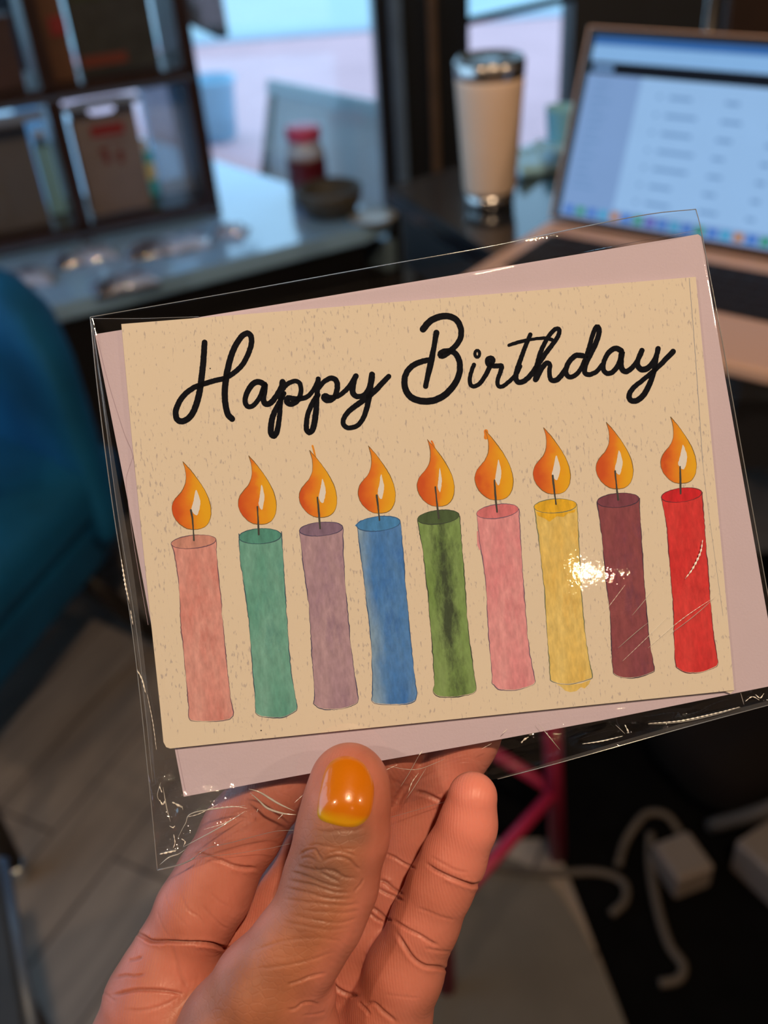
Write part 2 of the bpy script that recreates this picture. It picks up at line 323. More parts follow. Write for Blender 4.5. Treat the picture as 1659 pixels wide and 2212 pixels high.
# flat cellophane packets in front of the rack
def packet_mat():
    m, nt, b = newmat('packet_film'); N = nt.nodes
    b.inputs['Base Color'].default_value = (0.20, 0.22, 0.28, 1); b.inputs['Roughness'].default_value = 0.08; b.inputs['Coat Weight'].default_value = 1.0
    tc = N.new('ShaderNodeTexCoord'); n = N.new('ShaderNodeTexNoise'); n.inputs['Scale'].default_value = 22; n.inputs['Detail'].default_value = 3; nt.links.new(tc.outputs['Object'], n.inputs[0])
    cr = N.new('ShaderNodeValToRGB'); cr.color_ramp.elements[0].color = (0.07, 0.07, 0.09, 1); cr.color_ramp.elements[1].color = (0.50, 0.60, 0.85, 1); cr.color_ramp.elements[0].position = 0.42; cr.color_ramp.elements[1].position = 0.6  # pale blue patches put the film's glints into its colour
    nt.links.new(n.outputs[0], cr.inputs[0]); nt.links.new(cr.outputs[0], b.inputs['Base Color'])
    bp = N.new('ShaderNodeBump'); bp.inputs['Distance'].default_value = 0.02; bp.inputs['Strength'].default_value = 0.6; nt.links.new(n.outputs[0], bp.inputs['Height']); nt.links.new(bp.outputs[0], b.inputs['Normal']); return m
m_pack = packet_mat()
PK = [((30, 612), 0.15, 0.08, 12, 'glossy cellophane packet lying at the far left of the table front'), ((185, 560), 0.12, 0.07, 20, 'glossy cellophane packet in front of the rack upright'),
      ((365, 538), 0.17, 0.075, 18, 'widest glossy cellophane packet, lying in front of the beige gift bag'), ((270, 618), 0.12, 0.06, 24, 'small cellophane packet on the very front edge of the display table'),
      ((500, 505), 0.07, 0.05, -8, 'glossy cellophane packet beside the right foot of the rack')]
for (q, ww, dd, rz, lb) in PK:
    p = atz(q[0], q[1], 0.50); bm = bmesh.new()
    g = bmesh.ops.create_grid(bm, x_segments=14, y_segments=10, size=0.5)
    for v in bm.verts:
        e = (1 - (2 * v.co.x) ** 4) * (1 - (2 * v.co.y) ** 4)
        v.co = Vector((v.co.x * ww, v.co.y * dd, 0.004 + 0.016 * e + 0.008 * e * noise.noise(Vector((v.co.x * 9 + p.x * 30, v.co.y * 9, 1)))))
    r = bmesh.ops.extrude_face_region(bm, geom=list(bm.faces))
    for v in [x for x in r['geom'] if isinstance(x, bmesh.types.BMVert)]: v.co.z = 0.001
    o = obj('card_packet', bm, m_pack, matrix=Matrix.Translation(p) @ Matrix.Rotation(math.radians(rz), 4, 'Z'), smooth=True)
    tag(o, lb, 'packet', 'cellophane packets lying on the display table')
# jar, bowl and saucer at the right end of the display table
p = atz(668, 412, 0.50)
jar = thing('glass_jar', 'glass jar of dark red jam with a pink lid on the display table', 'jar', loc=p)
bm = bmesh.new(); lathe(bm, [(0.036, 0.0), (0.041, 0.006), (0.042, 0.085), (0.036, 0.103), (0.033, 0.108), (0.033, 0.118)], 36); obj('glass', bm, mat('jar_glass', (0.75, 0.72, 0.75, 1), 0.08, trans=0.5), jar, smooth=True)
bm = bmesh.new(); lathe(bm, [(0.0425, 0.006), (0.0435, 0.010), (0.0435, 0.070), (0.0425, 0.076)], 36); obj('jam', bm, mat('dark_red_jam', (0.14, 0.012, 0.02, 1), 0.3, noise_amt=0.4, nscale=40), jar, smooth=True)
bm = bmesh.new(); lathe(bm, [(0.036, 0.112), (0.038, 0.114), (0.038, 0.134), (0.035, 0.138), (0.001, 0.138)], 36); obj('lid', bm, mat('pink_red_lid', (0.62, 0.07, 0.17, 1), 0.4), jar, smooth=True)
p = atz(806, 476, 0.50)
bm = bmesh.new(); lathe(bm, [(0.001, 0.0), (0.030, 0.0), (0.048, 0.008), (0.050, 0.012), (0.030, 0.006), (0.001, 0.006)], 40)
o = obj('saucer', bm, mat('cream_china', (0.42, 0.42, 0.38, 1), 0.35), matrix=Matrix.Translation(p), smooth=True); tag(o, 'pale saucer at the right corner of the display table', 'saucer')
p = atz(715, 466, 0.50)
bm = bmesh.new(); lathe(bm, [(0.035, 0.0), (0.055, 0.012), (0.068, 0.04), (0.070, 0.058), (0.064, 0.060), (0.058, 0.045), (0.035, 0.02), (0.001, 0.016)], 40)
for v in bm.verts: v.co.x *= 1.0 + 0.03 * noise.noise(v.co * 60)
o = obj('bowl', bm, mat('brown_clay', (0.07, 0.06, 0.045, 1), 0.6, noise_amt=0.4, nscale=60), matrix=Matrix.Translation(p), smooth=True); tag(o, 'dark brown clay bowl beside the red jam jar', 'bowl')
# hanging wooden sign above, only its lower corner in view
bm = bmesh.new(); P0 = atd(395, -140, 2.15); hs = [atd(375, 30, 2.3), atd(470, 75, 2.3), atd(492, 70, 2.3), atd(470, -60, 2.3), atd(420, -150, 2.3), atd(360, -100, 2.3)]
off = R3 @ Vector((0, 0, -0.02)); cen = hs[0].copy()
a = [bm.verts.new(q - cen) for q in hs]; b_ = [bm.verts.new(q - cen + off) for q in hs]; n = len(a); bm.faces.new(a); bm.faces.new(b_[::-1])
for i in range(n): bm.faces.new((a[i], a[(i + 1) % n], b_[(i + 1) % n], b_[i]))
o = obj('hanging_sign', bm, mat('sign_wood', (0.07, 0.05, 0.045, 1), 0.6, noise_amt=0.3), matrix=Matrix.Translation(cen)); tag(o, 'corner of a dark wooden sign hanging in the window above the rack', 'sign')

# ------------------------------------------------------------------ teal chair and floor objects on the left
m_teal = mat('teal_velvet', (0.001, 0.115, 0.29, 1), 0.8, noise_amt=0.35, nscale=8, sheen=0.0, spec=0.3, bump=0.3, bscale=300)
m_leg = mat('dark_leg_wood', (0.012, 0.009, 0.008, 1), 0.4)
ch = thing('lounge_chair', 'teal blue velvet lounge chair with a rounded back beside the display table', 'chair', loc=(-0.738, 1.167, 0), rz=math.radians(-16.8))
def roundbox(name, x0, x1, y0, y1, z0, z1, bev, m, parent, taper=0, fn=None):
    bm = bmesh.new(); bmesh.ops.create_cube(bm, size=1); bmesh.ops.subdivide_edges(bm, edges=bm.edges, cuts=10, use_grid_fill=True)
    w_, d_, h_ = x1 - x0, y1 - y0, z1 - z0
    for v in bm.verts:
        c = Vector((v.co.x * w_, v.co.y * d_, v.co.z * h_)); q = Vector((max(-w_ / 2 + bev, min(w_ / 2 - bev, c.x)), max(-d_ / 2 + bev, min(d_ / 2 - bev, c.y)), max(-h_ / 2 + bev, min(h_ / 2 - bev, c.z))))
        dlt = c - q
        if dlt.length > 1e-9: c = q + dlt.normalized() * bev
        v.co = c + Vector(((x0 + x1) / 2, (y0 + y1) / 2, (z0 + z1) / 2))
        if fn: v.co = fn(v.co)
    return obj(name, bm, m, parent, smooth=True)
def backfn(c):
    x = c.x / 0.31; z = (c.z - 0.33) / 0.36
    c.z = 0.33 + (c.z - 0.33) * (1 - 0.30 * abs(x) ** 6) if z > 0 else c.z
    c.x *= 1 - 0.10 * max(0, z); c.y += 0.03 * max(0, z) - 0.09 * abs(x) ** 2.5
    return c
roundbox('backrest', -0.31, 0.31, 0.17, 0.26, 0.28, 0.69, 0.044, m_teal, ch, fn=backfn)
def seatfn(c):
    t = (0.28 - c.y) / 0.6; c.x *= 1 - 0.10 * t; c.z += 0.012 * (1 - (c.x / 0.3) ** 2); return c
roundbox('seat_cushion', -0.30, 0.30, -0.32, 0.22, 0.33, 0.43, 0.04, m_teal, ch, fn=seatfn)
def basefn(c):
    k = (0.35 - c.z) / 0.13; c.x *= 1 - 0.12 * k; c.y = c.y * (1 - 0.12 * k); return c
roundbox('seat_base', -0.29, 0.29, -0.31, 0.22, 0.21, 0.345, 0.03, m_teal, ch, fn=lambda c: basefn(seatfn(c)))
m_cap = mat('polished_steel', (0.6, 0.65, 0.7, 1), 0.15, 1.0)
for sx, sy in ((-1, -1), (1, -1), (-1, 1), (1, 1)):
    fx, fy = 0.277 * sx, (-0.268 if sy < 0 else 0.20)
    bm = bmesh.new(); tube(bm, [(0.18 * sx, 0.17 * sy - 0.03, 0.24), (fx, fy, 0.02)], [0.020, 0.013], 14); l = obj('leg', bm, m_leg, ch, smooth=True)
    bm = bmesh.new(); lathe(bm, [(0.015, 0), (0.0165, 0.003), (0.0150, 0.024), (0.012, 0.028)], 20, fx, fy); obj('foot_cap', bm, m_cap, l, smooth=True)
p = Vector((-0.535, 1.10, 0.455))
bm = bmesh.new(); bmesh.ops.create_cube(bm, size=1); bmesh.ops.subdivide_edges(bm, edges=bm.edges, cuts=8, use_grid_fill=True)
for v in bm.verts:
    e = (1 - abs(2 * v.co.x) ** 3) * (1 - abs(2 * v.co.y) ** 3); v.co = Vector((v.co.x * 0.26, v.co.y * 0.24, v.co.z * (0.012 + 0.09 * max(0, e))))
pil = obj('cushion', bm, mat('beige_weave', (0.50, 0.36, 0.24, 1), 0.8, noise_amt=0.2, nscale=50), matrix=Matrix.Translation(Vector((-0.665, 1.14, 0.560))) @ Matrix.Rotation(0.35, 4, 'Z') @ Matrix.Rotation(0.5, 4, 'X'), smooth=True)
tag(pil, 'beige cushion lying on the seat of the teal chair', 'cushion')
# dark side table whose edge just enters the picture at the lower left
T1, T2 = atz(-8, 1850, 0.40), atz(58, 2240, 0.40)
sd = thing('side_table', 'dark low side table with a blue-grey edge at the lower left picture edge', 'table', loc=(T1.x, T1.y, 0))
v2 = T2 - T1; pr = Vector((v2.y, -v2.x, 0)).normalized() * (1 if v2.y > 0 else 1)
if pr.x > 0: pr = -pr
pp = [Vector((0, 0, 0)), v2, v2 + pr * 0.36, pr * 0.36]
bm = bmesh.new(); prism(bm, [(q.x, q.y) for q in pp], 0.375, 0.40, bev=0.003); obj('table_top', bm, mat('dark_tabletop', (0.035, 0.034, 0.036, 1), 0.5, noise_amt=0.3), sd)
bm = bmesh.new(); tube(bm, [(q.x, q.y, 0.39) for q in (pp[0] - pr * 0.003, pp[1] - pr * 0.003)], 0.006, 10); obj('edge_trim', bm, mat('blue_grey_trim', (0.08, 0.11, 0.17, 1), 0.4), sd, smooth=True)
for q in pp:
    c_ = (pp[0] + pp[2]) / 2; q = c_ + (q - c_) * 0.8
    bm = bmesh.new(); tube(bm, [(q.x, q.y, 0.0), (q.x, q.y, 0.376)], 0.013, 12); obj('leg', bm, m_leg, sd, smooth=True)

# ------------------------------------------------------------------ black desk with tumbler and laptop
dk = thing('desk', 'black glossy desk carrying the tumbler and the laptop', 'desk')
m_desk = mat('black_gloss_desk', (0.010, 0.013, 0.018, 1), 0.12, noise_amt=0.2, spec=0.7)
c0 = Vector((0.038, 1.300)); e1 = Vector((0.088, -0.223)).normalized(); e2 = Vector((0.107, 0.074)).normalized()
pl = [c0, c0 + e1 * 0.42, Vector((0.31, 0.725)), Vector((0.95, 0.62)), Vector((1.05, 1.42)), c0 + e2 * 0.42]
bm = bmesh.new(); prism(bm, [(q.x, q.y) for q in pl], 0.742, 0.77, bev=0.003); obj('desk_top', bm, m_desk, dk)
bm = bmesh.new(); prism(bm, [(q.x * 0.97 + 0.02, q.y * 0.97 + 0.04) for q in pl], 0.66, 0.742); obj('apron', bm, m_black, dk)
for q in ((0.22, 1.02), (0.12, 1.26), (0.88, 0.72), (0.96, 1.34)): bx('leg', (q[0] - 0.02, q[0] + 0.02, q[1] - 0.02, q[1] + 0.02, 0, 0.66), m_black, dk, bev=0.003)
tp = atz(1063, 452, 0.77) + Vector((0, 0.02, 0))
tm = thing('tumbler', 'tall beige insulated tumbler with steel rim and base standing on the black desk', 'tumbler', loc=tp)
tm.scale = (1, 1, 0.85)
m_steel = mat('brushed_steel', (0.55, 0.52, 0.50, 1), 0.22, 1.0)
bm = bmesh.new(); lathe(bm, [(0.0310, 0.021), (0.0322, 0.026), (0.0400, 0.165), (0.0405, 0.172), (0.0398, 0.176)], 48); obj('body', bm, mat('beige_enamel', (0.85, 0.64, 0.50, 1), 0.45, noise_amt=0.05), tm, smooth=True)
bm = bmesh.new(); lathe(bm, [(0.028, 0.0), (0.0295, 0.002), (0.0308, 0.022)], 48); obj('base_ring', bm, m_steel, tm, smooth=True)
bm = bmesh.new(); lathe(bm, [(0.0398, 0.175), (0.0405, 0.178), (0.0412, 0.196), (0.0392, 0.198), (0.0385, 0.186)], 48); obj('steel_rim', bm, m_steel, tm, smooth=True)
bm = bmesh.new(); lathe(bm, [(0.0388, 0.187), (0.0390, 0.2005), (0.036, 0.2015), (0.0345, 0.196), (0.001, 0.196)], 48); ld = obj('lid', bm, mat('smoked_lid', (0.10, 0.15, 0.20, 1), 0.12, coat=0.5), tm, smooth=True)
bx('slider', (-0.010, 0.010, -0.026, -0.006, 0.196, 0.201), mat('smoked_slider', (0.03, 0.04, 0.05, 1), 0.2), tm, bev=0.001)
# plastic cup and folded paper behind the tumbler
p = atz(1213, 322, 0.77)
bm = bmesh.new(); lathe(bm, [(0.018, 0), (0.020, 0.002), (0.024, 0.055), (0.025, 0.057), (0.023, 0.057), (0.019, 0.004), (0.001, 0.004)], 32)
o = obj('plastic_cup', bm, mat('clear_cup', (0.35, 0.80, 0.98, 1), 0.15, trans=0.3), matrix=Matrix.Translation(p), smooth=True); tag(o, 'small pale blue cup between the tumbler and the laptop screen', 'cup')
p = atz(1165, 352, 0.77); bm = bmesh.new(); bmesh.ops.create_grid(bm, x_segments=16, y_segments=12, size=0.5)
for v in bm.verts: v.co = Vector((v.co.x * 0.12, v.co.y * 0.10, 0.012 + 0.012 * noise.noise(Vector((v.co.x * 7, v.co.y * 7, 3)))))
r = bmesh.ops.extrude_face_region(bm, geom=list(bm.faces))
for v in [x for x in r['geom'] if isinstance(x, bmesh.types.BMVert)]: v.co.z = 0.0005
o = obj('wrapping_paper', bm, mat('pale_blue_tissue', (0.40, 0.75, 0.98, 1), 0.35), matrix=Matrix.Translation(p) @ Matrix.Rotation(0.4, 4, 'Z'), smooth=True); tag(o, 'crumpled pale blue paper on the desk behind the tumbler', 'paper')

# laptop: local x along the hinge (left -> right), -y towards its user, lid tilts back by 21 degrees
LM = Matrix.Translation(Vector((0.223, 1.078, 0.772))) @ Matrix.Rotation(math.atan2(-0.64, 0.77), 4, 'Z')
lp = thing('laptop', 'open rose gold laptop with a bright blue-white screen on the black desk', 'laptop', matrix=LM)
m_rose = mat('rose_gold_metal', (0.66, 0.38, 0.25, 1), 0.5, 0.15)
m_key = mat('black_key', (0.012, 0.010, 0.010, 1), 0.5)
m_bezel = mat('screen_bezel', (0.004, 0.004, 0.006, 1), 0.3)
LW = 0.325
bm = bmesh.new(); box(bm, -0.012, LW, -0.228, 0.0, 0.0, 0.013, bev=0.004)
base = obj('base', bm, m_rose, lp)
bm = bmesh.new(); box(bm, 0.012, LW - 0.022, -0.140, -0.036, 0.0131, 0.0136); obj('key_bed', bm, m_key, base)
m_keytop = mat('key_cap', (0.018, 0.012, 0.010, 1), 0.7, spec=0.15)
for r_ in range(6):
    nk = [14, 14, 14, 13, 12, 9][r_]; y1 = -0.038 - r_ * 0.017; hh = 0.014 if r_ else 0.010
    tot = LW - 0.038; kw = tot / nk
    for k in range(nk):
        kk = bx('key', (0.014 + k * kw + 0.001, 0.014 + (k + 1) * kw - 0.001, y1 - hh, y1, 0.0136, 0.0148), m_keytop, base)
bx('touchpad', (0.10, 0.22, -0.222, -0.148, 0.0131, 0.0134), mat('rose_touchpad', (0.48, 0.28, 0.19, 1), 0.4, 0.3), base)
LT = Matrix.Rotation(math.radians(-21), 4, 'X')
sc_ = bx('screen', (-0.012, LW, 0.0, 0.005, 0.004, 0.205), m_rose, lp, bev=0.002, matrix=Matrix.Translation((0, 0, 0.012)) @ LT)
bx('bezel', (-0.009, LW - 0.003, -0.0006, 0.0, 0.006, 0.203), m_bezel, sc_)
def emis(name, c, s=1.0):
    m, nt, b = newmat(name); N = nt.nodes; out = N['Material Output']; nt.nodes.remove(b)
    e = N.new('ShaderNodeEmission'); e.inputs[0].default_value = c; e.inputs[1].default_value = s
    tc = N.new('ShaderNodeTexCoord'); n = N.new('ShaderNodeTexNoise'); n.inputs['Scale'].default_value = 30; nt.links.new(tc.outputs['Object'], n.inputs[0])
    mr = N.new('ShaderNodeMapRange'); mr.inputs[3].default_value = 0.96; mr.inputs[4].default_value = 1.04; nt.links.new(n.outputs[0], mr.inputs[0])
    mu = N.new('ShaderNodeVectorMath'); mu.operation = 'SCALE'; mu.inputs[0].default_value = c[:3]; nt.links.new(mr.outputs[0], mu.inputs['Scale']); nt.links.new(mu.outputs[0], e.inputs[0])
    nt.links.new(e.outputs[0], out.inputs[0]); return m
x0, x1, z0, z1 = 0.0, LW - 0.012, 0.010, 0.195
W_, H_ = x1 - x0, z1 - z0
SM_ = [emis('page_blue', L4((142, 180, 222))), emis('title_blue', L4((52, 98, 160))), emis('toolbar_blue', L4((128, 172, 218))), emis('dark_band', L4((22, 26, 34))), emis('side_panel', L4((120, 152, 198))),
       emis('text_grey', L4((104, 140, 184))), emis('dock_blue', L4((60, 110, 190))), emis('dock_green', L4((50, 140, 110))), emis('dock_teal', L4((60, 150, 190))), emis('dock_orange', L4((170, 120, 70))), emis('dock_violet', L4((90, 80, 170)))]
bm = bmesh.new()
def sq(a0, a1, b0, b1, mi, lay):
    y = -0.0008 - lay * 0.0001
    vs = [bm.verts.new((x0 + a * W_, y, z0 + b * H_)) for a, b in ((a0, b0), (a1, b0), (a1, b1), (a0, b1))]; bm.faces.new(vs).material_index = mi
sq(0, 1, 0, 1, 0, 0); sq(0, 1, 0.955, 1, 1, 1); sq(0, 1, 0.87, 0.955, 2, 1); sq(0, 1, 0.80, 0.868, 3, 1); sq(0.015, 0.09, 0.815, 0.85, 5, 2); sq(0.0, 0.20, 0.075, 0.80, 4, 1)
for k in range(14): sq(0.03, 0.07 + 0.05 * random.random(), 0.74 - k * 0.044, 0.752 - k * 0.044, 5, 2)
for k in range(7):
    z_ = 0.70 - k * 0.095
    for a0, ln in ((0.27, 0.012), (0.31, 0.07 + 0.06 * random.random()), (0.50, 0.04 + 0.03 * random.random()), (0.66, 0.03), (0.80, 0.06)): sq(a0, a0 + ln, z_, z_ + 0.018, 5, 2)
sq(0, 1, 0, 0.075, 4, 1)
for k in range(22): sq(0.02 + k * 0.044, 0.052 + k * 0.044, 0.015, 0.062, [6, 7, 6, 8, 9, 6, 7, 10, 6, 8][k % 10], 2)
obj('display', bm, SM_, sc_)

# dark things seen above and behind the laptop
cc = thing('cafe_chair', 'brown wooden chair back with steel rods behind the laptop screen', 'chair', loc=(0.80, 1.86, 0))
bx('seat', (-0.22, 0.22, -0.2, 0.2, 0.43, 0.46), m_black, cc, bev=0.01)
bx('backrest', (-0.21, 0.21, -0.22, -0.195, 0.62, 0.95), mat('walnut_panel', (0.030, 0.013, 0.008, 1), 0.45, noise_amt=0.3), cc, bev=0.01)
for x in (-0.235, 0.235):
    bm = bmesh.new(); tube(bm, [(x, -0.20, 0.0), (x, -0.21, 0.46), (x, -0.22, 0.98)], 0.009, 12); obj('leg', bm, m_steel, cc, smooth=True)
    bm = bmesh.new(); tube(bm, [(x, 0.2, 0.0), (x, 0.18, 0.46)], 0.009, 12); obj('leg', bm, m_steel, cc, smooth=True)

# ------------------------------------------------------------------ under the desk
m_pink = mat('crimson_enamel', (0.40, 0.020, 0.075, 1), 0.35)
st = thing('metal_stool', 'crimson metal stool with a dark seat standing under the desk', 'stool', loc=(0.03, 0.79, 0.0065), rz=math.radians(45))
bx('seat', (-0.13, 0.13, -0.12, 0.12, 0.50, 0.52), m_black, st, bev=0.008)
for sx, sy in ((-1, -1), (1, -1), (-1, 1), (1, 1)):
    bm = bmesh.new(); tube(bm, [(0.095 * sx, 0.095 * sy, 0.50), (0.120 * sx, 0.120 * sy, 0.0)], 0.0115, 12); obj('leg', bm, m_pink, st, smooth=True)
for a_, b_ in (((1, -1), (-1, -1)), ((1, 1), (-1, 1)), ((1, -1), (1, 1)), ((-1, -1), (-1, 1))):
    bm = bmesh.new(); tube(bm, [(0.113 * a_[0], 0.113 * a_[1], 0.14), (0.113 * b_[0], 0.113 * b_[1], 0.14)], 0.0085, 10); obj('stretcher', bm, m_pink, st, smooth=True)
rug = [atz(*q, 0) for q in ((880, 1830), (1000, 1838), (1100, 1858), (1180, 1905), (1240, 1985), (1290, 2080), (1335, 2180), (1370, 2300), (1380, 2450), (700, 2450), (760, 1830))]
bm = bmesh.new(); prism(bm, [(q[0], q[1]) for q in catmull([(r.x, r.y) for r in rug], closed=True, n=6)], 0.0, 0.006)
o = obj('rug', bm, mat('grey_felt', (0.12, 0.105, 0.09, 1), 0.9, noise_amt=0.2, nscale=12)); tag(o, 'round grey felt rug on the floor below the hand', 'rug')
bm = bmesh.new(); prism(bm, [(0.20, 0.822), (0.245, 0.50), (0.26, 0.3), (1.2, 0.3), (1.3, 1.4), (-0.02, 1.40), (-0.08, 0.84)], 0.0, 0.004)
o = obj('floor_mat', bm, mat('black_floor_sheet', (0.004, 0.0038, 0.004, 1), 1.0, noise_amt=0.3, spec=0.02)); tag(o, 'large black sheet darkening the floor under the desk', 'mat')  # black sheet added to darken the floor below the desk
m_cord = mat('brown_grey_cord', (0.07, 0.055, 0.045, 1), 0.7)
def cord(pts, r, label, z=0.012):
    ps = [atz(a, b, z + c) for a, b, c in pts]; bm = bmesh.new(); tube(bm, ps, r, 10, smooth_n=6); o = obj('charging_cable', bm, m_cord, smooth=True); tag(o, label, 'cord', 'power cords on the floor under the desk')
cord([(1060, 1872, 0), (1180, 1886, 0), (1290, 1884, 0), (1345, 1905, 0), (1350, 1945, 0), (1320, 1975, 0)], 0.0055, 'grey power cord running from the rug edge and curling back on the floor')
cord([(1335, 1870, 0), (1350, 1820, 0), (1375, 1780, .01), (1400, 1757, .01), (1440, 1762, .01), (1470, 1800, 0)], 0.0055, 'grey power cord rising into a small arch beside the white adapter')
cord([(1405, 1800, 0.01), (1405, 1870, 0), (1420, 1960, 0), (1445, 2040, 0), (1475, 2085, 0), (1465, 2115, 0), (1425, 2125, 0)], 0.006, 'longest power cord, falling past the adapter and ending in a hook')
m_white = mat('dull_white_plastic', (0.19, 0.155, 0.14, 1), 0.5, noise_amt=0.15)  # white plastic toned down to one dull colour
def adapter(q, w_, d_, h_, rz, label):
    p = atz(*q, 0.006); t = thing('power_adapter', label, 'adapter', loc=p, rz=rz, group='white power adapters under the desk')
    bx('body', (-w_ / 2, w_ / 2, -d_ / 2, d_ / 2, 0, h_), m_white, t, bev=0.006); bx('plug_face', (-w_ / 2 + 0.006, w_ / 2 - 0.006, -d_ / 2 + 0.006, d_ / 2 - 0.006, h_, h_ + 0.002), mat('plug_grey', (0.15, 0.125, 0.11, 1), 0.5), t)
adapter((1468, 1890), 0.055, 0.06, 0.045, 0.3, 'dull white power adapter in the middle of the cords')
adapter((1690, 1900), 0.09, 0.10, 0.06, 0.5, 'larger dull white power adapter at the right picture edge')
bk = thing('backpack', 'dark backpack lying under the desk behind the power adapters', 'bag', loc=atz(1600, 1640, 0.0), rz=0.4)
bm = bmesh.new(); bmesh.ops.create_uvsphere(bm, u_segments=32, v_segments=20, radius=1)
for v in bm.verts:
    c = v.co.copy(); c = Vector((math.copysign(abs(c.x) ** 0.6, c.x), math.copysign(abs(c.y) ** 0.7, c.y), math.copysign(abs(c.z) ** 0.7, c.z))); v.co = Vector((c.x * 0.14, c.y * 0.11, 0.075 + c.z * 0.07 + 0.008 * noise.noise(c * 3)))
obj('body', bm, mat('black_nylon', (0.008, 0.006, 0.006, 1), 0.9, spec=0.1, bump=0.4, bscale=90), bk, smooth=True)
bm = bmesh.new(); tube(bm, [(-0.13, -0.08, 0.02), (-0.08, -0.13, 0.09), (0.02, -0.13, 0.11), (0.11, -0.10, 0.05)], 0.010, 8, smooth_n=6); obj('strap', bm, mat('grey_webbing', (0.06, 0.05, 0.045, 1), 0.7), bk, smooth=True)

# ------------------------------------------------------------------ lamps behind the photographer
m_shade = mat('lamp_black', (0.02, 0.02, 0.02, 1), 0.4)
for i, (p, e, r) in enumerate(LAMPS):
    t = thing('pendant_lamp', 'black pendant lamp hanging from the ceiling behind the photographer', 'lamp', loc=p, group='pendant lamps over the shop floor')
    bm = bmesh.new(); lathe(bm, [(0.02, 0.12), (0.11, 0.075), (0.112, 0.073), (0.022, 0.125)], 32); obj('lamp_shade', bm, m_shade, t, smooth=True)
    bm = bmesh.new(); tube(bm, [(0, 0, 0.12), (0, 0, 0.28)], 0.004, 8); obj('cord', bm, m_shade, t)

# ================================================================== THE CARD (held 23 cm from the lens)
def pdepth(px): return 1.0 / (4.308 - 9.72e-5 * px)
_a, _b, _c = [atd(x, y, pdepth(x)) for x, y in ((262, 700), (1503, 598), (355, 1617))]
Xc = (_b - _a).normalized(); Nc = (_c - _a).cross(_b - _a).normalized()
if Nc.dot(EYE - _a) < 0: Nc = -Nc
Zc = Nc.cross(Xc).normalized() * (1 if Nc.cross(Xc).dot(_a - _c) > 0 else -1)
ORG = atd(880, 1110, pdepth(880))
# local frame of the card: x right along the card, z up, -y towards the camera
Yc = Zc.cross(Xc)
CM = Matrix.Translation(ORG) @ Matrix((Xc, Yc, Zc)).transposed().to_4x4(); CI = CM.inverted()
eyeL = CI @ EYE
SGN = -1 if eyeL.y < 0 else 1
def loc(px, py, off=0.0):
    """point of the card's local frame seen at (px, py), off metres in front of the reference plane"""
    q = CI @ atd(px, py, 1.0); d = q - eyeL; y = SGN * off
    return eyeL + d * ((y - eyeL.y) / d.y)
def flatpoly(bm, pts, off, mi=0, T=None):
    vs = [bm.verts.new(T(p, off)) for p in pts]
    f = bm.faces.new(vs); f.material_index = mi
    return f
def plocal(T0):                      # maps px -> a child's own frame whose matrix in card space is T0
    inv = T0.inverted(); return lambda p, off: inv @ loc(p[0], p[1], off)
def face_front(bm, dirv=None):
    bm.normal_update()
    for f in bm.faces:
        if f.normal.y * SGN < 0: f.normal_flip()
def ribbon(bm, pts, width, off, T, mi=0, closed=False, jit=0.0, step=4.0, caps=True, smooth=True, seed=0):
    P = catmull(pts, step=step, closed=closed) if smooth else [np.array(p, float) for p in pts]
    n = len(P); rnd = random.Random(seed + n); L = []; Rr = []
    ctrl_w = width if callable(width) else (lambda t: width)
    hw0 = None
    for i in range(n):
        a = P[i - 1] if (closed or i > 0) else P[i]; b = P[(i + 1) % n] if (closed or i < n - 1) else P[i]
        t = b - a; l = np.linalg.norm(t); t = t / l if l > 1e-9 else np.array([1.0, 0]); nn = np.array([-t[1], t[0]])
        h = ctrl_w(i / max(1, n - 1)) / 2; j = rnd.uniform(-jit, jit)
        L.append(P[i] + nn * (h + j + rnd.uniform(-jit, jit) * .5)); Rr.append(P[i] - nn * (h - j))
    o2 = 2e-6
    vl = [bm.verts.new(T(p, off + (k % 2) * 0)) for k, p in enumerate(L)]; vr = [bm.verts.new(T(p, off)) for p in Rr]
    for i in range(n if closed else n - 1):
        k = (i + 1) % n; bm.faces.new((vl[i], vl[k], vr[k], vr[i])).material_index = mi
    if caps and not closed:
        for i, s in ((0, -1), (n - 1, 1)):
            c = P[i]; d = (L[i] - Rr[i]) / 2; h = np.linalg.norm(d); nn = d / h; tt = np.array([nn[1], -nn[0]]) * s
            arc = [c + h * (nn * math.cos(a) + tt * math.sin(a)) for a in np.linspace(0, math.pi, 9)]
            vs = [bm.verts.new(T(p, off)) for p in arc]; bm.faces.new(vs).material_index = mi

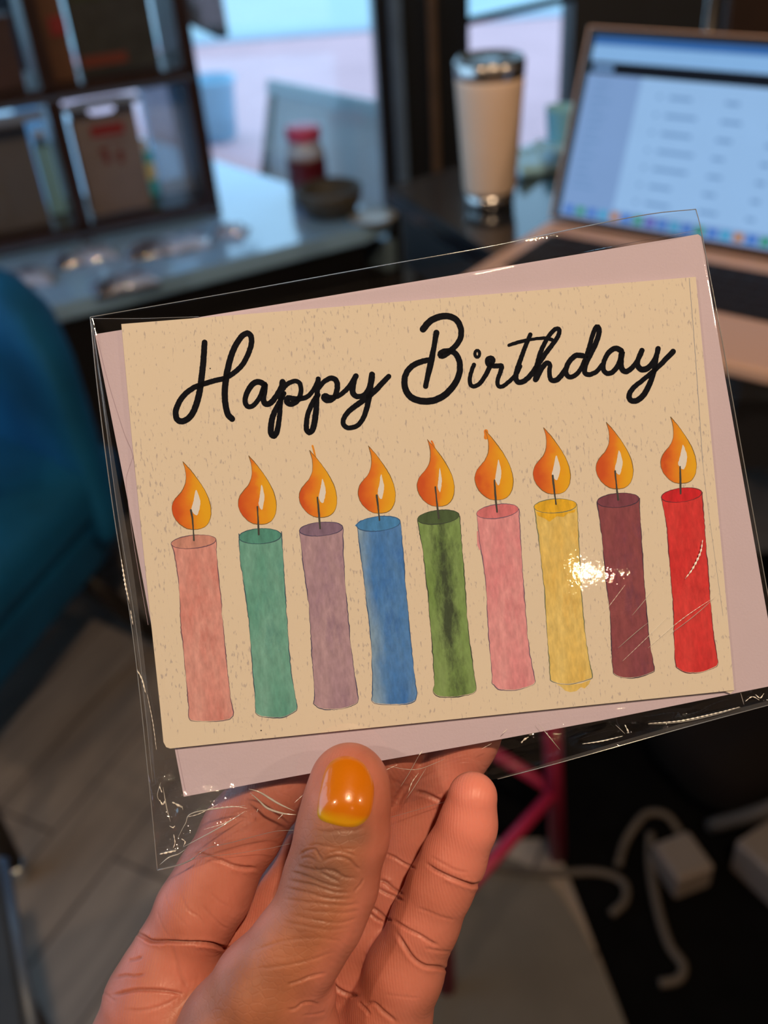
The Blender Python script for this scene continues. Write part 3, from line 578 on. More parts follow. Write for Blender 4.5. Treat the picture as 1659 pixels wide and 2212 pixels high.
def card_paper():
    m, nt, b = newmat('speckled_card'); N = nt.nodes
    tc = N.new('ShaderNodeTexCoord'); base = warm((226, 194, 155))
    mp = N.new('ShaderNodeMapping'); mp.inputs['Scale'].default_value = (1700, 1, 560); mp.inputs['Rotation'].default_value = (0, math.radians(-6), 0); nt.links.new(tc.outputs['Object'], mp.inputs[0])
    n = N.new('ShaderNodeTexNoise'); n.inputs['Scale'].default_value = 1.0; n.inputs['Detail'].default_value = 2.0; nt.links.new(mp.outputs[0], n.inputs[0])
    n2 = N.new('ShaderNodeTexNoise'); n2.inputs['Scale'].default_value = 42; n2.inputs['Detail'].default_value = 3; nt.links.new(tc.outputs['Object'], n2.inputs[0])
    mr2 = N.new('ShaderNodeMapRange'); mr2.inputs[1].default_value = 0.35; mr2.inputs[2].default_value = 0.68; mr2.inputs[3].default_value = 0.645; mr2.inputs[4].default_value = 0.57; nt.links.new(n2.outputs[0], mr2.inputs[0])
    sb_ = N.new('ShaderNodeMath'); sb_.operation = 'SUBTRACT'; nt.links.new(n.outputs[0], sb_.inputs[0]); nt.links.new(mr2.outputs[0], sb_.inputs[1])
    mr = N.new('ShaderNodeMapRange'); mr.inputs[1].default_value = 0.0; mr.inputs[2].default_value = 0.09; mr.inputs[3].default_value = 0; mr.inputs[4].default_value = 0.5; nt.links.new(sb_.outputs[0], mr.inputs[0])
    mx = N.new('ShaderNodeMix'); mx.data_type = 'RGBA'; mx.inputs[6].default_value = base; mx.inputs[7].default_value = warm((140, 120, 118)); nt.links.new(mr.outputs[0], mx.inputs[0])
    nt.links.new(mx.outputs[2], b.inputs['Base Color']); b.inputs['Roughness'].default_value = 0.7; b.inputs['Specular IOR Level'].default_value = 0.3
    bp = N.new('ShaderNodeBump'); bp.inputs['Strength'].default_value = 0.15; bp.inputs['Distance'].default_value = 0.0002; nt.links.new(n.outputs[0], bp.inputs['Height']); nt.links.new(bp.outputs[0], b.inputs['Normal'])
    return m
m_card = card_paper()
OFF_CARD = 0.0012
card = thing('greeting_card', 'cream speckled birthday card with a row of nine painted candles inside a clear sleeve', 'card', matrix=CM)
# folded sheet: two leaves, the front one traced, bottom left corner rounded
outline = [(262, 700), (700, 665), (1100, 632), (1503, 598), (1530, 880), (1560, 1200), (1586, 1491), (1440, 1506), (900, 1562), (500, 1603), (368, 1617), (359, 1614), (353, 1603), (345, 1520), (315, 1240), (285, 950)]
def slab(name, outl, off, th, m, parent, T=None, dx=0.0, dz=0.0):
    T = T or (lambda p, o: loc(p[0], p[1], o)); bm = bmesh.new()
    f = [bm.verts.new(T(p, off)) for p in outl]; b = [bm.verts.new(T(p, off) - Vector((0, SGN * th, 0))) for p in outl]; n = len(outl)
    bm.faces.new(f); bm.faces.new(b[::-1])
    for i in range(n): bm.faces.new((f[i], f[(i + 1) % n], b[(i + 1) % n], b[i]))
    return obj(name, bm, m, parent)
slab('front_leaf', outline, OFF_CARD, 0.00028, m_card, card)
back = [(266, 701), (1503, 600), (1586, 1491), (1578, 1498), (1564, 1493), (1440, 1507), (372, 1616), (362, 1612), (357, 1600)]
slab('back_leaf', back, OFF_CARD - 0.0004, 0.00028, m_card, card)
IDN = Matrix.Identity(4); TC = plocal(IDN)
bm = bmesh.new()
ribbon(bm, [(1489, 601), (1497, 700), (1508, 850), (1518, 1000)], 1.1, OFF_CARD + 0.00004, TC, caps=False, jit=0.3)
ribbon(bm, [(1518, 1000), (1530, 1100), (1548, 1230), (1562, 1330)], 0.5, OFF_CARD + 0.00004, TC, caps=False, jit=0.2)
obj('printed_border', bm, mat('faint_pencil', warm((150, 140, 135)), 0.7), card, smooth=False)
for q in ((454, 796), (564, 1578)):
    bm = bmesh.new(); flatpoly(bm, [(q[0] + 1.6 * math.cos(a), q[1] + 1.6 * math.sin(a)) for a in np.linspace(0, 6.283, 9)[:-1]], OFF_CARD + 0.00004, T=TC); face_front(bm); obj('ink_speck', bm, mat('ink_speck', (0.03, 0.03, 0.03, 1), 0.6), card)

# lettering: pen strokes in two crops' own coordinates
Z1 = lambda L: [(340 + x / 3.190, 640 + y / 3.190) for x, y in L]
Z2 = lambda L: [(840 + x / 2.5136, 640 + y / 2.5136) for x, y in L]
S = [ (Z1([(325,318),(318,430),(307,540),(292,650),(270,740),(240,810),(205,848),(165,862),(135,845),(126,800),(145,740),(185,680),(250,630),(330,600),(400,580),(470,562),(530,525),(580,478),(620,410),(645,340),(648,285),(628,256),(598,262),(562,300),(528,360),(503,430),(483,510),(470,590),(464,670),(470,750),(484,810),(515,845)]), 13.0),
      (Z1([(738,612),(705,590),(665,598),(630,640),(607,695),(608,740),(632,762),(665,748),(700,705),(725,650),(742,605),(738,655),(730,705),(740,738),(770,740),(805,708),(838,655),(868,592)]), 12.0),
      (Z1([(862,590),(852,680),(845,780),(836,870),(822,935),(803,962),(784,945),(783,895),(795,830),(820,770),(850,715),(872,670)]), 12.5),
      (Z1([(862,640),(895,605),(940,585),(978,595),(990,640),(980,695),(950,732),(912,742),(890,722),(900,700),(930,705),(985,705),(1035,690),(1075,645),(1108,580)]), 11.5),
      (Z1([(1108,570),(1100,680),(1094,780),(1082,870),(1068,920),(1046,938),(1028,915),(1028,860),(1042,795),(1070,735),(1105,680)]), 12.5),
      (Z1([(1110,635),(1145,592),(1190,565),(1228,575),(1240,620),(1228,680),(1200,712),(1165,718),(1143,698),(1155,682),(1190,695),(1240,690),(1290,655),(1335,605),(1368,550)]), 11.5),
      (Z1([(1366,550),(1350,600),(1345,655),(1368,688),(1415,685),(1450,650),(1472,595),(1480,540)]), 12.5),
      (Z1([(1478,538),(1466,640),(1450,740),(1425,825),(1385,885),(1325,907),(1285,888),(1282,850),(1312,800),(1370,752),(1440,700),(1505,645),(1555,592),(1594,552)]), 12.0),
      (Z2([(186,178),(220,138),(265,114),(315,107),(362,124),(390,170),(390,222),(368,262),(338,292),(305,318),(282,324),(280,308),(305,298),(345,300),(372,325),(386,375),(378,435),(348,490),(298,540),(238,566),(172,568),(118,545),(90,502),(86,445),(105,400),(140,370),(185,352),(228,345)]), 13.8),
      (Z2([(258,198),(244,280),(228,360),(212,430),(200,488)]), 13.0),
      (Z2([(462,372),(448,410),(440,452),(446,482),(468,488),(500,466),(530,420),(552,375),(566,345),(552,334),(536,345),(540,368),(575,378),(612,378),(606,410),(592,450),(592,482),(615,490),(650,465),(690,425),(712,380)]), 10.4),
      (Z2([(768,208),(742,270),(716,340),(696,400),(690,445),(706,466),(740,456),(776,420),(812,368),(850,312),(888,262),(918,218),(926,182),(908,176),(882,198),(850,246),(824,305),(806,370),(797,452)]), 11.0),
      (Z2([(652,266),(700,250),(760,236),(820,228),(862,228),(886,236)]), 7.5),
      (Z2([(800,450),(828,395),(856,362),(874,372),(872,415),(880,452),(908,455),(940,425),(968,382)]), 11.2),
      (Z2([(1052,322),(1015,322),(982,352),(962,395),(968,430),(998,436),(1035,405),(1062,350),(1085,285),(1105,215),(1127,166),(1142,175),(1138,215),(1118,268),(1092,320),(1068,372),(1064,412),(1088,425),(1128,408),(1160,370)]), 11.0),
      (Z2([(1262,296),(1235,282),(1205,295),(1178,330),(1164,375),(1172,410),(1202,418),(1236,390),(1258,345),(1266,300),(1260,345),(1264,390),(1290,408),(1328,380),(1358,335),(1376,294)]), 12.0),
      (Z2([(1374,294),(1356,335),(1350,372),(1370,396),(1406,390),(1438,352),(1456,312),(1462,284)]), 12.2),
      (Z2([(1460,284),(1450,350),(1436,420),(1412,485),(1380,540),(1340,568),(1310,560),(1306,532),(1330,495),(1385,450),(1450,395),(1500,345),(1543,300)]), 11.8) ]
bm = bmesh.new()
for k, (pts, w_) in enumerate(S):
    ribbon(bm, pts, (lambda t, w_=w_, k=k: w_ * (0.97 + 0.10 * math.sin(t * 9 + k))), OFF_CARD + 0.00006 + k * 2e-6, TC, jit=0.35, step=2.5, seed=k)
ribbon(bm, Z2([(480 + 13 * math.cos(a), 312 + 19 * math.sin(a)) for a in np.linspace(0, 2 * math.pi, 11)[:-1]]), 7.0, OFF_CARD + 0.0001, TC, closed=True, step=2.5)
face_front(bm)
m_ink = mat('black_ink', (0.008, 0.010, 0.018, 1), 0.9, noise_amt=0.3, nscale=900, spec=0.05)
obj('printed_lettering', bm, m_ink, card, smooth=False)

# painted candles
def wc_mat(name, c1, c2, dark, damt=0.5, dcut=(0.55, 0.7), side=None, sidew=0.0, scale=130, fade=None, centre=0.0, streak=(1, 1, 0.35)):
    """watercolour: two washes mixed by noise, darker blotches, optional pale left side; object space: x across, z up, metres"""
    m, nt, b = newmat(name); N = nt.nodes; LK = nt.links.new
    tc = N.new('ShaderNodeTexCoord'); mp = N.new('ShaderNodeMapping'); mp.inputs['Scale'].default_value = streak; LK(tc.outputs['Object'], mp.inputs[0])
    def nz(s, d, off=0.0, r=0.6):
        m2 = N.new('ShaderNodeMapping'); m2.inputs['Location'].default_value = (off, off, off); LK(mp.outputs[0], m2.inputs[0])
        n = N.new('ShaderNodeTexNoise'); n.inputs['Scale'].default_value = s; n.inputs['Detail'].default_value = d; n.inputs['Roughness'].default_value = r; LK(m2.outputs[0], n.inputs[0]); return n.outputs[0]
    def mrange(x, a, b_, c=0.0, d=1.0):
        q = N.new('ShaderNodeMapRange'); q.inputs[1].default_value = a; q.inputs[2].default_value = b_; q.inputs[3].default_value = c; q.inputs[4].default_value = d; LK(x, q.inputs[0]); return q.outputs[0]
    def mix(f, A, B):
        x = N.new('ShaderNodeMix'); x.data_type = 'RGBA'; sock(nt, f, x.inputs[0]); sock(nt, A, x.inputs[6]); sock(nt, B, x.inputs[7]); return x.outputs[2]
    def mth(op, A, B):
        x = N.new('ShaderNodeMath'); x.operation = op; x.use_clamp = False; sock(nt, A, x.inputs[0]); sock(nt, B, x.inputs[1]); return x.outputs[0]
    sx = N.new('ShaderNodeSeparateXYZ'); LK(tc.outputs['Object'], sx.inputs[0])
    col = mix(mrange(nz(scale, 5), 0.36, 0.64), warm(c1), warm(c2))
    dn = nz(scale * 0.8, 8, 3.1, 0.75)
    if centre: dn = mth('ADD', dn, mrange(mth('ABSOLUTE', sx.outputs[0], 0.0), 0.0, 0.0045, centre, -centre))
    col = mix(mrange(dn, dcut[0], dcut[1], 0, damt), col, warm(dark))
    if side:
        sn = mth('ADD', mrange(sx.outputs[0], -0.005, 0.001, 1.0, 0.0), mrange(nz(90, 5, 7.7), 0.3, 0.7, -0.45, 0.35))
        col = mix(mrange(sn, 0.25, 0.95, 0, sidew), col, warm(side))
    fine = mrange(nz(900, 3, 1.3), 0.25, 0.75, 0.78, 1.16)
    sc = N.new('ShaderNodeVectorMath'); sc.operation = 'SCALE'; LK(col, sc.inputs[0]); LK(fine, sc.inputs['Scale'])
    LK(sc.outputs[0], b.inputs['Base Color']); b.inputs['Roughness'].default_value = 0.65; b.inputs['Specular IOR Level'].default_value = 0.3
    return m
R3z = lambda L: [(340 + x / 3.4565, 960 + y / 3.4565) for x, y in L]
R4z = lambda L: [(760 + x / 3.352, 900 + y / 3.352) for x, y in L]
R5z = lambda L: [(1120 + x / 3.078, 860 + y / 3.078) for x, y in L]
CAND = [
 dict(nm='salmon', f=R3z, el=(103,740,438,710,675,778), L=[(103,745),(130,830),(160,1050),(172,1300),(200,1600),(228,1900),(236,2040)], B=[(250,2062),(380,2070),(520,2058),(565,2025)], R=[(566,2000),(535,1800),(490,1350),(470,1100),(445,850),(438,712)], fl=(108,400,128,635), wk=[(250,490),(262,560),(268,640),(273,715)], c=((212,128,108),(222,150,128),(190,92,76)), top=(196,128,104), ol=(112,74,84), hw=1.0),
 dict(nm='sea green', f=R3z, el=(608,665,925,650,625,745), L=[(608,668),(618,850),(640,1000),(680,1300),(705,1600),(730,1900),(732,2005)], B=[(765,2030),(860,2040),(950,2036),(1040,1985)], R=[(1046,1960),(1000,1700),(970,1350),(940,850),(927,652)], fl=(603,888,85,597), wk=[(747,465),(752,560),(757,672)], c=((92,146,118),(122,164,136),(74,128,112)), top=(78,132,108), ol=(48,78,88), hw=0.65),
 dict(nm='mauve', f=R3z, el=(1060,640,1385,615,578,685), L=[(1060,650),(1090,900),(1130,1200),(1155,1600),(1172,1850),(1165,1935)], B=[(1215,1972),(1300,1980),(1400,1970),(1495,1932)], R=[(1500,1900),(1450,1550),(1412,1150),(1390,850),(1385,618)], fl=(1058,1340,45,545), wk=[(1195,395),(1205,500),(1215,628)], c=((164,124,126),(184,142,136),(122,88,108)), top=(126,96,106), ol=(74,62,90), hw=0.8),
 dict(nm='blue', f=R4z, el=(35,790,352,760,720,830), L=[(42,800),(75,1080),(110,1350),(140,1650),(150,1950),(144,2058)], B=[(165,2078),(300,2086),(400,2080),(465,2052)], R=[(470,2000),(440,1750),(410,1450),(385,1150),(354,765)], fl=(45,315,212,700), wk=[(180,570),(190,650),(200,750)], c=((58,110,160),(90,130,166),(24,84,148)), top=(66,120,156), ol=(40,84,120), side=(158,168,158), sw=0.75, hw=0.75),
 dict(nm='olive green', f=R4z, el=(475,745,778,715,675,780), L=[(475,752),(520,1020),(560,1400),(585,1700),(596,1900),(590,1990)], B=[(618,2024),(690,2032),(770,2028),(885,2002)], R=[(902,1970),(870,1750),(840,1500),(815,1150),(780,720)], fl=(472,742,165,650), wk=[(605,510),(615,610),(630,735)], c=((112,134,62),(134,150,84),(50,56,40)), top=(70,84,48), ol=(48,60,46), da=0.9, dc=(0.50,0.66), cen=0.10, hw=0.5),
 dict(nm='pink', f=R4z, el=(903,700,1207,665,632,738), L=[(903,708),(930,930),(970,1200),(985,1500),(1010,1800),(1018,1930)], B=[(1058,1974),(1120,1982),(1200,1978),(1320,1940)], R=[(1325,1900),(1280,1650),(1250,1300),(1230,1000),(1209,668)], fl=(890,1168,100,603), wk=[(1033,460),(1040,570),(1052,690)], c=((220,128,122),(230,150,138),(206,104,104)), top=(206,106,100), ol=(124,90,104), hw=0.7),
 dict(nm='yellow', f=R5z, el=(103,715,387,700,668,765), L=[(103,720),(130,900),(165,1200),(185,1500),(205,1750),(212,1875)], B=[(250,1895),(320,1903),(400,1892),(488,1862)], R=[(492,1840),(455,1650),(420,1300),(402,950),(389,705)], fl=(97,345,195,638), wk=[(228,515),(238,610),(250,705)], c=((226,176,82),(232,190,104),(220,158,60)), top=(222,160,34), ol=(120,120,84), hw=0.95),
 dict(nm='maroon', f=R5z, el=(523,680,803,660,630,728), L=[(523,690),(555,920),(580,1200),(610,1450),(620,1700),(628,1830)], B=[(668,1854),(730,1862),(810,1854),(900,1818)], R=[(905,1800),(870,1600),(840,1250),(812,830),(804,664)], fl=(515,762,160,603), wk=[(643,485),(652,580),(663,675)], c=((134,62,66),(146,72,68),(92,50,72)), top=(120,58,64), ol=(64,40,60), hw=0.9),
 dict(nm='red', f=R5z, el=(950,650,1220,620,595,692), L=[(950,660),(985,850),(1005,1100),(1030,1400),(1036,1650),(1050,1788)], B=[(1095,1820),(1160,1828),(1230,1820),(1322,1782)], R=[(1328,1758),(1295,1550),(1265,1200),(1238,850),(1222,625)], fl=(945,1183,125,567), wk=[(1075,455),(1077,540),(1078,635)], c=((208,42,40),(222,60,52),(180,26,30)), top=(200,28,34), ol=(110,32,44), hw=1.1)]
FT = [(0.28, 0.0), (0.40, 0.075), (0.50, 0.14), (0.66, 0.26), (0.80, 0.38), (0.93, 0.53), (1.0, 0.69), (0.985, 0.83), (0.90, 0.93), (0.76, 0.985), (0.58, 1.0), (0.38, 0.985), (0.20, 0.92), (0.06, 0.82), (0.0, 0.70), (0.04, 0.59), (0.14, 0.51), (0.26, 0.43), (0.34, 0.33), (0.36, 0.23), (0.34, 0.12)]
HT = [(0.62, 0.42), (0.68, 0.49), (0.73, 0.60), (0.70, 0.71), (0.64, 0.79), (0.55, 0.76), (0.50, 0.70), (0.545, 0.60), (0.58, 0.50)]
def flame_mat(k):
    m, nt, b = newmat('flame_wash'); N = nt.nodes; LK = nt.links.new
    tc = N.new('ShaderNodeTexCoord'); sx = N.new('ShaderNodeSeparateXYZ'); LK(tc.outputs['Object'], sx.inputs[0])
    n = N.new('ShaderNodeTexNoise'); n.inputs['Scale'].default_value = 260; n.inputs['Detail'].default_value = 4; mp = N.new('ShaderNodeMapping'); mp.inputs['Location'].default_value = (k, k, k); LK(tc.outputs['Object'], mp.inputs[0]); LK(mp.outputs[0], n.inputs[0])
    a = N.new('ShaderNodeMath'); a.operation = 'MULTIPLY_ADD'; LK(n.outputs[0], a.inputs[0]); a.inputs[1].default_value = 0.55; a.inputs[2].default_value = -0.27
    x = N.new('ShaderNodeMapRange'); x.inputs[1].default_value = -0.0042; x.inputs[2].default_value = 0.0042; LK(sx.outputs[0], x.inputs[0])
    s = N.new('ShaderNodeMath'); s.operation = 'ADD'; LK(x.outputs[0], s.inputs[0]); LK(a.outputs[0], s.inputs[1])
    cr = N.new('ShaderNodeValToRGB'); e = cr.color_ramp.elements; e[0].position = 0.05; e[0].color = warm((206, 76, 22)); e[1].position = 0.85; e[1].color = warm((232, 158, 20))
    e2 = cr.color_ramp.elements.new(0.36 + 0.10 * math.sin(k * 2.1)); e2.color = warm((226, 112, 24)); e3 = cr.color_ramp.elements.new(0.58); e3.color = warm((230, 142, 20))
    LK(s.outputs[0], cr.inputs[0]); LK(cr.outputs[0], b.inputs['Base Color']); b.inputs['Roughness'].default_value = 0.6; b.inputs['Specular IOR Level'].default_value = 0.3
    return m
m_hi = mat('bare_paper', warm((226, 204, 178)), 0.7); m_flout = mat('flame_outline', warm((120, 84, 36)), 0.6); m_wick = mat('wick_ink', (0.035, 0.045, 0.05, 1), 0.6)
for k, c in enumerate(CAND):
    f = c['f']; eL, eR, eyL, eyT, eyB = c['el'][0], c['el'][2], (c['el'][1] + c['el'][3]) / 2, c['el'][4], c['el'][5]
    dy = c['el'][3] - c['el'][1]; cx = (eL + eR) / 2; ry = (eyB - eyT) / 2; cy = (eyT + eyB) / 2
    ell = [(cx + (eR - eL) / 2 * math.cos(a), cy + dy / 2 * math.cos(a) + ry * math.sin(a) * 0.96) for a in np.linspace(0, 2 * math.pi, 25)[:-1]]
    topP, botP = f([(cx, cy)])[0], f([((c['L'][-1][0] + c['B'][-1][0]) / 2, c['B'][1][1])])[0]
    mid = ((topP[0] + botP[0]) / 2, (topP[1] + botP[1]) / 2)
    zl = (loc(*topP) - loc(*botP)).normalized(); yl = Vector((0, 1, 0)); xl = yl.cross(zl); o_ = loc(*mid)
    T0 = Matrix.Translation(o_) @ Matrix((xl, yl, zl)).transposed().to_4x4(); T = plocal(T0)
    rnd = random.Random(k * 11 + 3)
    Lp = catmull(f(c['L']), step=5); Bp = catmull(f([c['L'][-1]] + c['B'] + [c['R'][0]]), step=5)[1:-1]; Rp = catmull(f(c['R']), step=5)
    upper = [q for q in catmull(f(ell), closed=True, n=2)]
    arc = f([(cx + (eR - eL) / 2 * math.cos(a), cy + dy / 2 * math.cos(a) - ry * math.sin(a) * 0.96) for a in np.linspace(0, math.pi, 16)[1:-1]])
    edge = [np.array(p, float) for p in list(Lp) + list(Bp) + list(Rp) + list(arc)]
    ph = rnd.uniform(0, 6)
    edge = [p + np.array([0.9 * noise.noise(Vector((p[0] * .06, p[1] * .06, k * 3 + 1))) * 1.6 + rnd.uniform(-.35, .35), rnd.uniform(-.35, .35)]) for p in edge]
    bm = bmesh.new()
    inner = [p + (np.array(mid) - p) * 0.008 for p in edge]
    flatpoly(bm, inner, OFF_CARD + 0.00003, 0, T)
    flatpoly(bm, f(ell), OFF_CARD + 0.00006, 1, T)
    nE = len(Lp) + len(Bp) + len(Rp)
    wob = random.Random(k)
    ribbon(bm, edge[:nE], (lambda t, k=k: 1.25 + 0.6 * math.sin(t * 37 + k * 2) + 0.35 * math.sin(t * 91 + k)), OFF_CARD + 0.00008, T, 2, jit=0.35, step=3, seed=k)
    ribbon(bm, f(ell), (lambda t, k=k: 1.3 + 0.5 * math.sin(t * 12 + k)), OFF_CARD + 0.00009, T, 2, closed=True, jit=0.3, step=3, seed=k + 50)
    mats = [wc_mat('wash_' + c['nm'].replace(' ', '_'), c['c'][0], c['c'][1], c['c'][2], c.get('da', 0.72), c.get('dc', (0.55, 0.72)), c.get('side'), c.get('sw', 0), centre=c.get('cen', 0)), wc_mat('top_' + c['nm'].replace(' ', '_'), c['top'], tuple(int(v * 1.08) for v in c['top']), tuple(int(v * .8) for v in c['top']), 0.5, scale=300), mat('outline_' + c['nm'].replace(' ', '_'), warm(c['ol']), 0.6, noise_amt=0.3, nscale=800)]
    if c['nm'] == 'yellow':       # ochre run under the rim and the wash spilling past the foot
        flatpoly(bm, f([(118,755),(180,765),(250,766),(320,758),(380,738),(372,760),(330,765),(300,790),(255,785),(235,800),(205,822),(175,800),(130,782)]), OFF_CARD + 0.00005, 1, T)
        flatpoly(bm, f([(250,1900),(330,1908),(420,1896),(480,1872),(470,1900),(440,1930),(415,1922),(385,1948),(345,1955),(310,1945),(285,1920)]), OFF_CARD + 0.00002, 0, T)
    if c['nm'] == 'pink': flatpoly(bm, f([(905,830),(915,828),(935,960),(925,968),(908,930)]), OFF_CARD + 0.00002, 0, T)
    if c['nm'] == 'blue':
        flatpoly(bm, f([(22,788),(60,752),(200,722),(235,715),(250,722),(320,735),(352,756),(200,780),(60,815)]), OFF_CARD + 0.00004, 1, T)
    face_front(bm)
    cd_ = obj('printed_candle', bm, mats, card, matrix=T0, smooth=False); cd_['label'] = 'painted %s candle' % c['nm']
    # wick
    bm = bmesh.new(); Pw = f(c['wk']); TW = plocal(T0)
    # flame
    fx0, fx1, fy0, fy1 = c['fl']; FP = f([(fx0 + u * (fx1 - fx0), fy0 + v * (fy1 - fy0)) for u, v in FT]); HP = f([(fx0 + (0.6 + (u - 0.6) * c['hw']) * (fx1 - fx0), fy0 + v * (fy1 - fy0)) for u, v in HT])
    fc = f([((fx0 + fx1) / 2, (fy0 + fy1) / 2)])[0]; TF0 = Matrix.Translation(loc(*fc)) @ Matrix((xl, yl, zl)).transposed().to_4x4(); TF = plocal(TF0)
    bmf = bmesh.new()
    tip = [np.array(p) for p in FP]; body_pts = catmull(FP[0:1] + FP[1:] + FP[0:1], step=4)[:-1]
    body_pts = [p + np.array([rnd.uniform(-.4, .4), rnd.uniform(-.4, .4)]) for p in body_pts]
    flatpoly(bmf, body_pts, OFF_CARD + 0.00003, 0, TF)
    ribbon(bmf, FP + FP[0:1], (lambda t, k=k: 1.1 + 0.4 * math.sin(t * 25 + k)), OFF_CARD + 0.00006, TF, 2, jit=0.3, step=3, seed=k + 9)
    hp = catmull(HP, closed=True, step=3); hp = [p + np.array([rnd.uniform(-.5, .5), rnd.uniform(-.5, .5)]) for p in hp]
    flatpoly(bmf, hp, OFF_CARD + 0.00007, 1, TF)
    if k in (2, 4): ribbon(bmf, [(FP[0][0] + 6, FP[0][1] - 10), (FP[0][0] + 9, FP[0][1]), (FP[0][0] + 12, FP[0][1] + 14)] if k == 2 else [(FP[0][0] + 9, FP[0][1] + 4), (FP[0][0] + 13, FP[0][1] + 12), (FP[0][0] + 16, FP[0][1] + 24)], 4, OFF_CARD + 0.00002, TF, 0)
    if k == 5: ribbon(bmf, [(FP[0][0] + 1, FP[0][1] + 2), (FP[0][0] + 2, FP[0][1] + 9), (FP[0][0] + 1, FP[0][1] + 15)], 9, OFF_CARD + 0.00002, TF, 0)
    face_front(bmf)
    obj('flame', bmf, [flame_mat(k), m_hi, m_flout], cd_, matrix=T0.inverted() @ TF0, smooth=False)
    ribbon(bm, Pw, (lambda t, k=k: 2.6 + 1.6 * abs(math.sin(1.5 + t * 2.4 + k))), OFF_CARD + 0.00011, TW, 0, step=4, jit=0.2); face_front(bm)
    obj('wick', bm, m_wick, cd_, smooth=False)

# ------------------------------------------------------------------ envelope behind the card
m_env = mat('lilac_envelope_paper', warm((204, 170, 160)), 0.75, noise_amt=0.03, nscale=60, bump=0.08, bscale=1500)
env = thing('envelope', 'plain pale pinkish lilac envelope lying behind the birthday card in the sleeve', 'envelope', matrix=CM)
EV = [(205, 722), (700, 641), (1100, 574), (1508, 506), (1516, 512), (1562, 790), (1640, 1230), (1684, 1478), (1300, 1556), (1000, 1612), (700, 1665), (397, 1721), (340, 1420), (270, 1050)]
slab('envelope_front', EV, 0.0, 0.0004, m_env, env)
bm = bmesh.new()   # side flap showing as a faint fold near the left edge
ribbon(bm, [(211, 735), (235, 830), (268, 935), (287, 985), (300, 1080), (330, 1290), (360, 1500), (402, 1716)], 1.1, 0.00008, TC, caps=False, smooth=True, step=10)
ribbon(bm, [(288, 985), (276, 1020), (273, 1050), (290, 1180), (320, 1350)], 0.8, 0.00008, TC, caps=False, step=10); face_front(bm)
obj('flap_fold', bm, mat('fold_line', warm((172, 138, 132)), 0.8), env, smooth=False)

# ------------------------------------------------------------------ clear plastic sleeve
def film_mat(name, tint=0.985, gl=1.0, rough=0.008, mult=1.7):
    m, nt, b = newmat(name); N = nt.nodes; out = N['Material Output']; nt.nodes.remove(b); LK = nt.links.new
    t = N.new('ShaderNodeBsdfTransparent'); t.inputs[0].default_value = (tint, tint, tint, 1)
    g = N.new('ShaderNodeBsdfGlossy'); g.inputs['Roughness'].default_value = rough; g.inputs[0].default_value = (gl, gl, gl, 1)
    f = fresnel2(nt); mu = N.new('ShaderNodeMath'); mu.operation = 'MULTIPLY'; mu.use_clamp = True; mu.inputs[1].default_value = mult; LK(f.outputs[0], mu.inputs[0])
    tc = N.new('ShaderNodeTexCoord'); n = N.new('ShaderNodeTexNoise'); n.inputs['Scale'].default_value = 1000; n.inputs['Detail'].default_value = 2; LK(tc.outputs['Object'], n.inputs[0])
    bp = N.new('ShaderNodeBump'); bp.inputs['Strength'].default_value = 0.07; bp.inputs['Distance'].default_value = 0.0002; LK(n.outputs[0], bp.inputs['Height']); LK(bp.outputs[0], g.inputs['Normal'])
    mx = N.new('ShaderNodeMixShader'); LK(mu.outputs[0], mx.inputs[0]); LK(t.outputs[0], mx.inputs[1]); LK(g.outputs[0], mx.inputs[2]); LK(mx.outputs[0], out.inputs[0]); return m
m_film = film_mat('clear_film')
slv = thing('plastic_sleeve', 'crinkled clear cellophane sleeve holding the birthday card and envelope', 'sleeve', matrix=CM)
LE = [(195, 685), (212, 850), (243, 1090), (288, 1380), (323, 1700), (340, 1880)]
RE_ = [(1503, 452), (1516, 505), (1556, 715), (1600, 960), (1659, 1285), (1702, 1512)]
def alongc(pl, t):
    q = catmull(pl, n=12); i = t * (len(q) - 1); a = int(min(i, len(q) - 2)); return q[a] * (1 - (i - a)) + q[a + 1] * (i - a)
_LT = [alongc(LE, j / 200) for j in range(201)]; _RT = [alongc(RE_, j / 200) for j in range(201)]
def inpoly(px, py, poly):
    s = False; n = len(poly); j = n - 1
    for i in range(n):
        xi, yi = poly[i]; xj, yj = poly[j]
        if (yi > py) != (yj > py) and px < (xj - xi) * (py - yi) / (yj - yi) + xi: s = not s
        j = i
    return s
def env_dist(px, py):            # signed distance in px below / left / above the envelope (positive outside)
    def ln(a, b):
        dx, dy = b[0] - a[0], b[1] - a[1]; l = math.hypot(dx, dy); return ((px - a[0]) * dy - (py - a[1]) * dx) / l
    return -min(-ln((205, 722), (1512, 505)), ln((205, 722), (397, 1721)) * -1, ln((1684, 1478), (397, 1721)) * -1 * -1 if False else 1e9) 
def ridged(v): return 1 - abs(2 * noise.noise(v))
